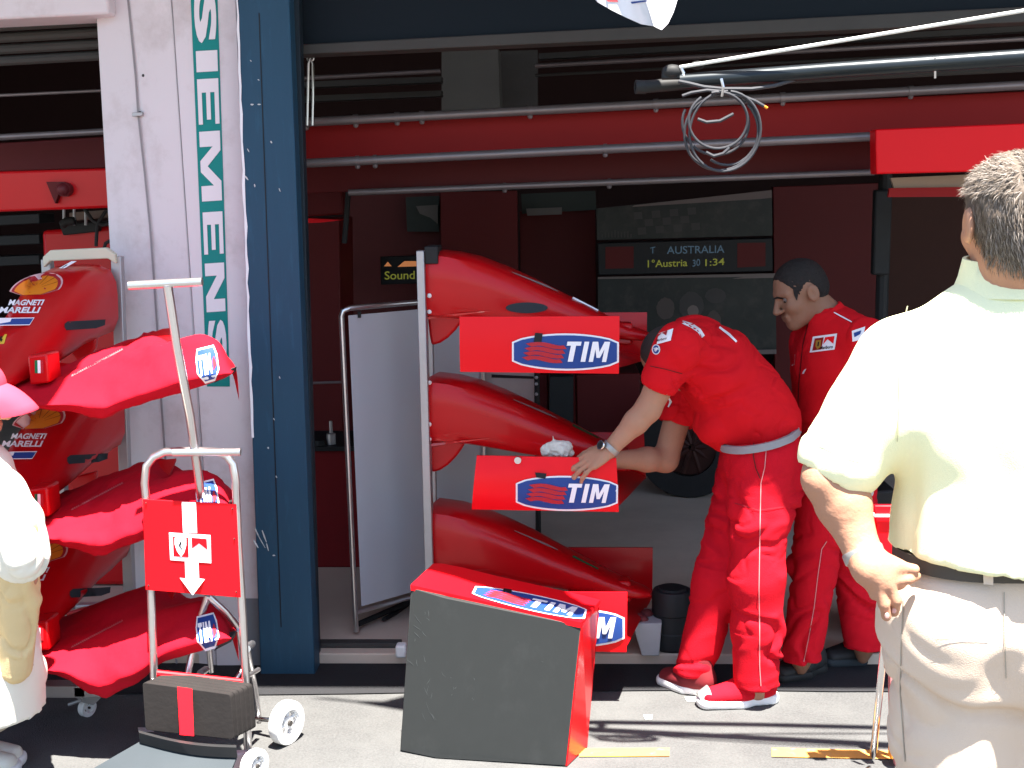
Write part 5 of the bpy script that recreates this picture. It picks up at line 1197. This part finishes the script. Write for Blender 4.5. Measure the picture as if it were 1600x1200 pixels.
mb.loft(ring,False,closed=True); build(mb,'collar',redshirt,p2,smooth=60)
decal('shoulder_piping',ts2,strip([(1303,488),(1318,496),(1331,503)],[1.5,2.2,1.5]),None,white_l,sh2,pix=True,off=.004,sub=6)
pa=decal('chest_patch',ts2,PX((1270,526),(1308,521),(1304,546),(1265,551)),None,white_l,sh2,pix=True,off=.004,sub=6)
decal('patch_field',ts2,PX((1273,529),(1287,527),(1283,546),(1269,548)),None,redbeam,pa,pix=True,off=.006)
decal('shield',ts2,PX((1275,532),(1283,531),(1282,542),(1277,546),(1274,541)),None,mat('ochre_logo',(.35,.2,.03),.6),pa,pix=True,off=.0075)
decal('horse_mark',ts2,PX((1278,534),(1280,534),(1279,541),(1277,541)),None,blk_l,pa,pix=True,off=.009)
decal('patch_field',ts2,PX((1289,527),(1304,525),(1302,537),(1293,530),(1286,538)),None,redf,pa,pix=True,off=.006)
decal('lettering',ts2,text2d('Marlboro',.02),[(1282,541),(1302,539),(1301,544),(1281,546)],blk_l,pa,off=.0065)
pa=decal('sleeve_patch',ts2,PX((1331,517),(1352,510),(1348,530),(1332,534)),None,white_l,sh2,pix=True,off=.004,sub=6); decal('patch_field',ts2,PX((1334,520),(1346,516),(1344,522),(1335,527)),None,blue_l,pa,pix=True,off=.006)
decal('white_tab',ts2,PX((1238,556),(1242,554),(1241,570),(1237,572)),None,white_l,sh2,pix=True,off=.004); decal('white_tab',ts2,PX((1256,578),(1260,576),(1256,584),(1253,584)),None,white_l,sh2,pix=True,off=.004)
decal('placket',ts2,strip([(1262,506),(1254,540),(1248,600),(1246,650)],1.4),None,redwall,sh2,pix=True,off=.003,sub=10)
tro=[cap(pel+[0,0,.03],.13,lerp(nh,fh,.5),.13,lat,1.25),cap(nh,.115,kn,.088),cap(kn,.088,an+[0,0,-.01],.074),cap(fh,.11,kf,.09),cap(kf,.09,af+[0,0,-.01],.076)]
V,Fq=sdf_mesh(tro,.0085,.03,cuts=[((0,0,.09),(0,0,-1))]); V=crease(V,Fq,.015,(5,5,8),seed=21); V=crease(V,Fq,.006,(11,11,16),seed=22); t2=shape('trousers',(V,Fq),redtrous,p2); tt2=bvh_arr(V,Fq)
decal('side_seam',tt2,strip([(1292,846),(1284,858),(1278,900),(1272,950),(1263,1000),(1256,1034)],1.3),None,MATS['pale_seam'],t2,pix=True,off=.004,sub=10)
shoe(p2,G(1210,1066),G(1277,1050)+[0.02,.02,0],upper=blackp,sole=dark); shoe(p2,G(1284,1040),G(1375,1032)+[.02,.02,0],upper=blackp,sole=greyrub)
rg=thing('folded_rag','folded white cloth held low by the standing mechanic, behind the near man arm','rag',P(1350,790,4.3))
V,Fq=sdf_mesh([cap(P(1346,728,4.34),.022,P(1350,795,4.34),.028,k=.02),cap(P(1352,735,4.36),.02,P(1356,770,4.36),.022,k=.02)],.006,.02); V=wrinkle(V,Fq,.006,(30,30,20)); shape('cloth',(V,Fq),mat('grey_white_cloth',(.5,.45,.42),.85),rg)
# ---------------------------------------------------------------- near man seen from behind
p3=thing('person','grey-haired person seen from behind in pale yellow polo and khaki trousers','person',G(1570,1500)*[1,1,0])
D3=2.42
HC=P(1578,348,2.40); hp,HL,HM=head_prims(HC,(-.10,1,-.02),(0,0.05,1),1.03)
def q3(x,y,d=D3): return P(x,y,d)
pel=q3(1570,960); wa=q3(1572,880); che=q3(1572,650); upc=q3(1575,520)
ls=q3(1408,570,2.42); rs=q3(1752,548,2.42)
lel=q3(1300,742,2.40); lwr=q3(1350,868,2.33); rel=q3(1850,760,2.38); rwr=q3(1790,880,2.30)
Xa=np.array([1.,0,0])
base=[cap(pel,.13,wa,.12,Xa,1.2),cap(wa,.12,che,.135,Xa,1.3),cap(che,.145,upc,.10,Xa,1.7),cap(upc,.07,ls,.065),cap(upc,.07,rs,.065),cap(HL(-.02,0,-.05),.062,q3(1575,480),.068)]
lk=q3(1500,1330,2.45); rk_=q3(1655,1330,2.45); lf=np.array([lk[0]-.0,2.55,.08]); rf=np.array([rk_[0],2.6,.08])
lh=q3(1492,960); rh=q3(1650,960)
base+=[cap(lh,.10,lk,.06),cap(lk,.06,lf,.045),cap(rh,.10,rk_,.06),cap(rk_,.06,rf,.045),cap(lf,.04,lf+[0,.14,-.04],.03),cap(rf,.04,rf+[0,.14,-.04],.03)]
lo3=sdf_mesh(base,.009,.04)
hd3=sdf_mesh(hp+[cap(HL(-.03,0,-.05),.062,q3(1577,470),.068)],.0042,.02)
arm=[cap(ls,.062,lerp(ls,lel,.5),.058),cap(lerp(ls,lel,.5),.056,lel,.052,k=.03),cap(lel,.052,lerp(lel,lwr,.35),.050),cap(lerp(lel,lwr,.35),.050,lwr,.032,n=Y,s=.9),ell(q3(1282,752,2.37),(.03,.03,.03),k=.03)]
# hand on hip, knuckles out, fingers hanging
hand=hand_prims(lwr,q3(1392,915,2.30)-lwr,np.array([-.35,-.85,-.1]),1,curl=(.25,.3,.35,.35),s=1.0,spread=.04,thumb_dir=(.85,.5,.1))
hw=lambda x,y,d: P(x,y,d)
hand=[cap(lwr,.030,hw(1372,895,2.30),.032,n=Y,s=.75,k=.02),cap(hw(1358,886,2.30),.032,hw(1398,900,2.31),.028,n=Y,s=.8,k=.02),cap(hw(1356,892,2.29),.02,hw(1378,912,2.29),.018,k=.02),
      cap(hw(1378,880,2.31),.018,hw(1402,885,2.30),.014,k=.012),cap(hw(1402,885,2.30),.0125,hw(1428,890,2.30),.0105,k=.006),
      cap(hw(1395,908,2.29),.0105,hw(1420,905,2.295),.0095,k=.005),cap(hw(1420,905,2.295),.0095,hw(1432,900,2.31),.0085,k=.004),
      cap(hw(1388,914,2.285),.0112,hw(1400,938,2.285),.0105,k=.005),cap(hw(1400,938,2.285),.0105,hw(1397,956,2.30),.0095,k=.004),
      cap(hw(1372,914,2.283),.0108,hw(1381,944,2.28),.0102,k=.005),cap(hw(1381,944,2.28),.0102,hw(1385,963,2.285),.0092,k=.004),
      cap(hw(1358,906,2.29),.010,hw(1366,930,2.29),.009,k=.006)]
a3=sdf_mesh(arm+hand,.0032,.018)
armr=sdf_mesh([cap(rs,.062,rel,.05),cap(rel,.05,rwr,.032)]+hand_prims(rwr,(-.6,.2,-.8),(.3,-.9,0),-1),.006,.02)
V,Fq=a3; V=wrinkle(V,Fq,.0006,(60,60,60),seed=4)
shape('body',merged(lo3,hd3,(V,Fq),armr),skin,p3); eyes(HL,1,p3)
# nails on hanging fingers
mb=MB()
for (x,y,d) in ((1386,964,2.276),(1397,956,2.29)): mb.sphere(P(x,y-2,d-.006),(.0048,.003,.006),n=8)
build(mb,'fingernail',mat('nail_pink',(.55,.3,.26),.3),p3)
th3=bvh_arr(*hd3)
# hair
hr=[ell(HL(-.020,0,.034),(.106,.084,.094),HM),ell(HL(-.052,0,-.018),(.062,.068,.075),HM,k=.03)]
V,Fq=sdf_mesh(hr,.005,.02,cuts=[(HL(.055,0,.05),HM[0]*.9-HM[2]*.3),(HL(-.02,0,-.075),-HM[2]*1+HM[0]*.25),(HL(-.004,0,-.03),HM[0]*1.-HM[2]*.5)])
V=wrinkle(V,Fq,.006,(30,30,18),seed=9); hb=shape('hair',(V,Fq),hair_g,p3)
N=vnormals(V,Fq); vs=[];fs=[];ms=[]
dwn=np.array([0,0,-1.])
sel=[k for k in range(len(V)) if N[k][1]<.75]
for _ in range(15000):
    k=random.choice(sel); n=N[k]; p=V[k]+RNG.randn(3)*.002-n*.002
    rel_=(p-HL(0,0,.08)); flow=dwn*.9+np.array([.25*math.sin(p[0]*40+p[2]*30),-.1,0])+.12*n; 
    if rel_[2]>-.03: flow=np.array([.5+.3*random.random(),-.6,.1])*(1 if rel_[0]>-.02 else -.4)+.2*n+np.array([0,0,-.2])
    flow=flow+RNG.randn(3)*.14; flow/=np.linalg.norm(flow); ln=random.uniform(.012,.026)
    sd=np.cross(flow,n); sd/=np.linalg.norm(sd)+1e-6; wd_=random.uniform(.0004,.0008)
    o=len(vs); m_=p+flow*ln*.55+n*.002; e=p+flow*ln-n*.003+dwn*.002
    vs+=[p-sd*wd_,p+sd*wd_,m_+sd*wd_*.8,m_-sd*wd_*.8,e]; fs+=[(o,o+1,o+2,o+3),(o+3,o+2,o+4)]; c_=(0 if random.random()<.55 else 1); ms+=[c_,c_]
link_mesh('hair_strands',vs,fs,ms,[hair_g,hair_l],hb,smooth=180,recalc=False)
# polo shirt
cuff=lerp(ls,lel,.84); cuffr=lerp(rs,rel,.8)
shirt=[cap(q3(1572,905,2.42),.168,q3(1572,868,2.42),.178,Xa,1.16,.03),cap(q3(1572,868,2.42),.178,q3(1572,800,2.42),.172,Xa,1.18,.05),cap(q3(1572,800,2.42),.172,che,.168,Xa,1.22),cap(che,.168,q3(1575,560,2.42),.135,Xa,1.45),cap(q3(1575,545),.10,ls,.080,k=.05),cap(q3(1575,560),.11,rs,.088,k=.06),
  cap(ls,.080,lerp(ls,lel,.4),.083,k=.05),cap(lerp(ls,lel,.4),.083,cuff,.086,k=.03),cap(rs,.088,cuffr,.085),cap(q3(1577,482,2.42),.070,q3(1575,545,2.42),.11,Xa,1.5,.06)]
dl=(lel-ls)/np.linalg.norm(lel-ls); shirt.append(cap(cuff+dl*.125,.095,cuff+dl*.2,.10,k=.006)[:8]+(True,))
VF=sdf_mesh(shirt,.007,.03,cuts=[(q3(1572,904,2.24),(-.10,-.02,-1.))])
V,Fq=VF
V=crease(V,Fq,.008,(4,4,3.2),seed=31); V=crease(V,Fq,.006,(9,7,6),seed=33,mask=lambda V:np.clip(1.7-V[:,2],0.1,.6)*1.6)
so3=shape('polo_shirt',(V,Fq),polo,p3); ts3=bvh_arr(V,Fq)
axn=np.array([0,.12,1.]); axn/=np.linalg.norm(axn); cn=q3(1577,428,2.425)
mb=MB(); ring=[]
for k in range(36):
    t=2*math.pi*k/36; d=np.array([math.cos(t)*1.08,math.sin(t),0]); hgt=.028+.006*math.sin(t)
    ring.append([cn+d*.098-axn*.040,cn+d*.085-axn*.005,cn+d*.077+axn*hgt,cn+d*.071+axn*hgt,cn+d*.070-axn*.04])
mb.loft(ring,False,closed=True); build(mb,'collar',polo,p3,smooth=70)
# trousers with folds
bc=q3(1572,905,2.42)
tro=[cap(q3(1572,925,2.42),.155,q3(1570,985,2.42),.165,Xa,1.2,.05),cap(lh,.145,q3(1493,1150,2.42),.118,k=.05),cap(q3(1493,1150,2.42),.118,lk,.10,k=.05),cap(lk,.10,lf,.085),
     cap(rh,.145,q3(1660,1150,2.42),.118,k=.05),cap(q3(1660,1150,2.42),.118,rk_,.10),cap(rk_,.10,rf,.085),
     ell(q3(1500,985,2.36),(.085,.085,.10),k=.09),ell(q3(1645,985,2.36),(.085,.085,.10),k=.09)]
fold=[(1562,1088,1470,1068,2.25),(1560,1095,1480,1130,2.26),(1480,1110,1530,1210,2.27),(1590,1085,1680,1070,2.25)]
for (x0_,y0_,x1_,y1_,d) in []: tro.append(cap(q3(x0_,y0_,d+.02),.012,q3(x1_,y1_,d+.02),.006,k=.03))
tro.append(cap(q3(1572,1060,2.24),.006,q3(1574,1250,2.27),.022,k=.06)[:8]+(True,))
VF=sdf_mesh(tro,.007,.04,cuts=[(q3(1572,893,2.24),(0,0,1.))])
V,Fq=VF; mk=lambda V: np.clip((1.08-V[:,2])*6,.15,1)
V=crease(V,Fq,.014,(3.5,3.5,4.5),seed=44,mask=mk); V=crease(V,Fq,.005,(9,9,11),seed=42,mask=mk)
decal('sleeve_stitch',ts3,strip([(1262,682),(1290,698),(1318,712),(1345,716)],1.6),None,mat('stitch_cream',(.5,.48,.28),.9),so3,pix=True,off=.003,sub=10)
decal('armhole_seam',ts3,strip([(1418,478),(1408,520),(1404,570),(1406,630),(1402,690)],1.8),None,MATS['stitch_cream'],so3,pix=True,off=.003,sub=12)
0 and decal('hem_stitch',ts3,strip([(1388,850),(1430,880),(1500,894),(1599,896)],1.4),None,MATS['stitch_cream'],so3,pix=True,off=.003,sub=12)
to3=shape('trousers',(V,Fq),khaki,p3); tt3=bvh_arr(V,Fq)
bb=q3(1572,906,2.24); bb[1]=2.42
mb=MB(); mb.loft(belt_ring(bb,np.array([0,0,1.]),np.array([1.,0,0]),Y,tt3,.015,.006,r0=.5),False,closed=True); bl3=build(mb,'belt',beltd,p3,smooth=60); tb3=bvh(mb)
decal('belt_loop',tb3,PX((1536,896),(1552,897),(1552,914),(1537,913)),None,khaki,bl3,pix=True,off=.006)
decal('belt_loop',tb3,PX((1418,895),(1428,896),(1427,914),(1418,913)),None,khaki,bl3,pix=True,off=.006)
decal('side_seam',tt3,strip([(1412,935),(1408,1000),(1406,1080),(1414,1190)],1.6),None,khaki2,to3,pix=True,off=.003,sub=12)
decal('centre_seam',tt3,strip([(1569,925),(1570,1000),(1572,1060)],1.6),None,khaki2,to3,pix=True,off=.003,sub=12)
decal('pocket_line',tt3,strip([(1462,1000),(1500,998),(1545,1000)],2.0),None,khaki2,to3,pix=True,off=.003,sub=12)
shoe(p3,lf+[0,.2,0],lf-[0,.08,0],upper=beltd,sole=dark); shoe(p3,rf+[0,.2,0],rf-[0,.08,0],upper=beltd,sole=dark)
wd=(lwr-lel)/np.linalg.norm(lwr-lel)
mb=MB(); ringw(mb,lwr-wd*.002,.034,.0385,.020,wd,40); wo=build(mb,'watch',steelw,p3,smooth=60); twt=bvh(mb)
# ---------------------------------------------------------------- child at left edge
p4=thing('person','person in pink cap and loose white shirt at the left edge, mostly outside the view','person',G(-20,1200)*[1,1,0])
D4=3.62
def q4(x,y,d=D4): return P(x,y,d)
HC=q4(-46,628); hp,HL,HM=head_prims(HC,(.98,.05,-.12),(.1,0,1),1.0)
pel=q4(-30,990); che=q4(-30,800); upc=q4(-38,740); X4=np.array([.1,1.,0])
rs=q4(-10,770,3.50); ls=q4(-50,770,3.80); rel=q4(30,842,3.44); rwr=q4(32,1005,3.56)
kk=q4(-18,1100); ff=G(-42,1195); ff[2]=.07; k2=q4(-60,1100,3.78); f2=np.array([k2[0],k2[1],.07])
pr=[cap(pel,.12,che,.12,X4,1.2),cap(che,.12,upc,.08,X4,1.5),cap(upc,.06,rs,.055),cap(upc,.06,ls,.055),cap(rs,.05,rel,.042),cap(rel,.045,lerp(rel,rwr,.35),.044),cap(lerp(rel,rwr,.35),.044,rwr,.030),cap(ls,.05,q4(-60,860,3.85),.04),cap(q4(-60,860,3.85),.04,q4(-30,950,3.85),.03),cap(pel+[.02,-.05,0],.08,kk,.06),cap(kk,.055,ff,.04),cap(pel+[-.04,.1,0],.09,k2,.06),cap(k2,.055,f2,.04),cap(HL(-.02,0,-.06),.05,upc,.055)]
lo4=sdf_mesh(pr,.009,.03); hd4=sdf_mesh(hp,.0045,.02); h4=sdf_mesh(hand_prims(rwr,(.05,0,-1),(.3,-1,0),-1,s=.7),.004,.015)
shape('body',merged(lo4,hd4,h4),skin,p4); eyes(HL,1,p4)
V,Fq=sdf_mesh([ell(HL(-.02,0,.03),(.104,.084,.075),HM),ell(HL(-.06,0,-.02),(.06,.07,.07),HM)],.007,.02,cuts=[(HL(.03,0,0),HM[0]-HM[2]*.5)]); shape('hair',(V,Fq),hair_b,p4)
V,Fq=sdf_mesh([ell(HL(-.008,0,.052),(.106,.088,.085),HM)],.006,.02,cuts=[(HL(0,0,.035),-HM[2])]); shape('cap_crown',(V,Fq),pinkc,p4)
mb=MB(); rows=[]
for t in np.linspace(0,1,9):
    row=[]
    for s_ in np.linspace(-1,1,13):
        xx=.07+t*.125*math.sqrt(max(0,1-(s_*.92)**2)); row.append(HL(xx,s_*.085*(1-.12*t),.048-.055*t*t+.03*(1-s_*s_)*(1-.3*t)-.01))
    rows.append(row)
V=[p for r in rows for p in r]; n0=len(V); V+=[p+HM[2]*-.006 for p in V]; Fc=[]
for j in range(8):
    for k in range(12): a_=j*13+k; Fc+=[(a_,a_+1,a_+14,a_+13),(n0+a_,n0+a_+13,n0+a_+14,n0+a_+1)]
for k in range(12): Fc.append((8*13+k,8*13+k+1,n0+8*13+k+1,n0+8*13+k))
mb.add(V,Fc); build(mb,'cap_brim',pinkc,p4,smooth=60)
pr=[cap(q4(-35,1110),.19,q4(-35,1040),.175,X4,1.1,.05),cap(q4(-35,1040),.175,q4(-32,900),.15,X4,1.1,.05),cap(q4(-32,900),.15,che,.125,X4,1.3),cap(che,.12,upc,.095,X4,1.4),cap(upc,.075,rs,.075,k=.05),cap(upc,.07,ls,.072),cap(rs,.075,lerp(rs,rel,.75),.078,k=.04),cap(lerp(rs,rel,.75),.075,rel+[0,0,-.05],.070),cap(rel+[0,0,-.02],.065,rel+[0,0,-.03],.065)]
V,Fq=sdf_mesh(pr,.008,.03,cuts=[(q4(0,1105),(-.12,0,-1))]); V=crease(V,Fq,.014,(6,6,4),seed=51); shape('shirt',(V,Fq),wcloth,p4)
V,Fq=sdf_mesh([cap(pel+[.02,-.04,-.05],.09,kk+[.0,0,.0],.085),cap(kk,.085,ff+[0,0,.13],.075),cap(pel+[-.04,.1,-.05],.11,k2,.085),cap(k2,.085,f2+[0,0,.13],.075)],.008,.03); V=crease(V,Fq,.010,(8,8,9),seed=52); shape('trousers',(V,Fq),khaki2,p4)
V,Fq=sdf_mesh([cap(rel+[0,0,.03],.058,lerp(rel,rwr,.5),.058),cap(lerp(rel,rwr,.5),.058,rwr+[-.01,-.03,-.06],.050)],.007,.02); V=crease(V,Fq,.008,(9,9,9),seed=55); shape('sleeve',(V,Fq),mat('tan_sleeve_cloth',(.60,.45,.24),.9,spec=.1,bump=.2,bscale=300),p4)
shoe(p4,ff+[.17,0,0],ff+[-.09,0,0],upper=wcloth); shoe(p4,f2+[.17,0,0],f2+[-.09,0,0],upper=wcloth)
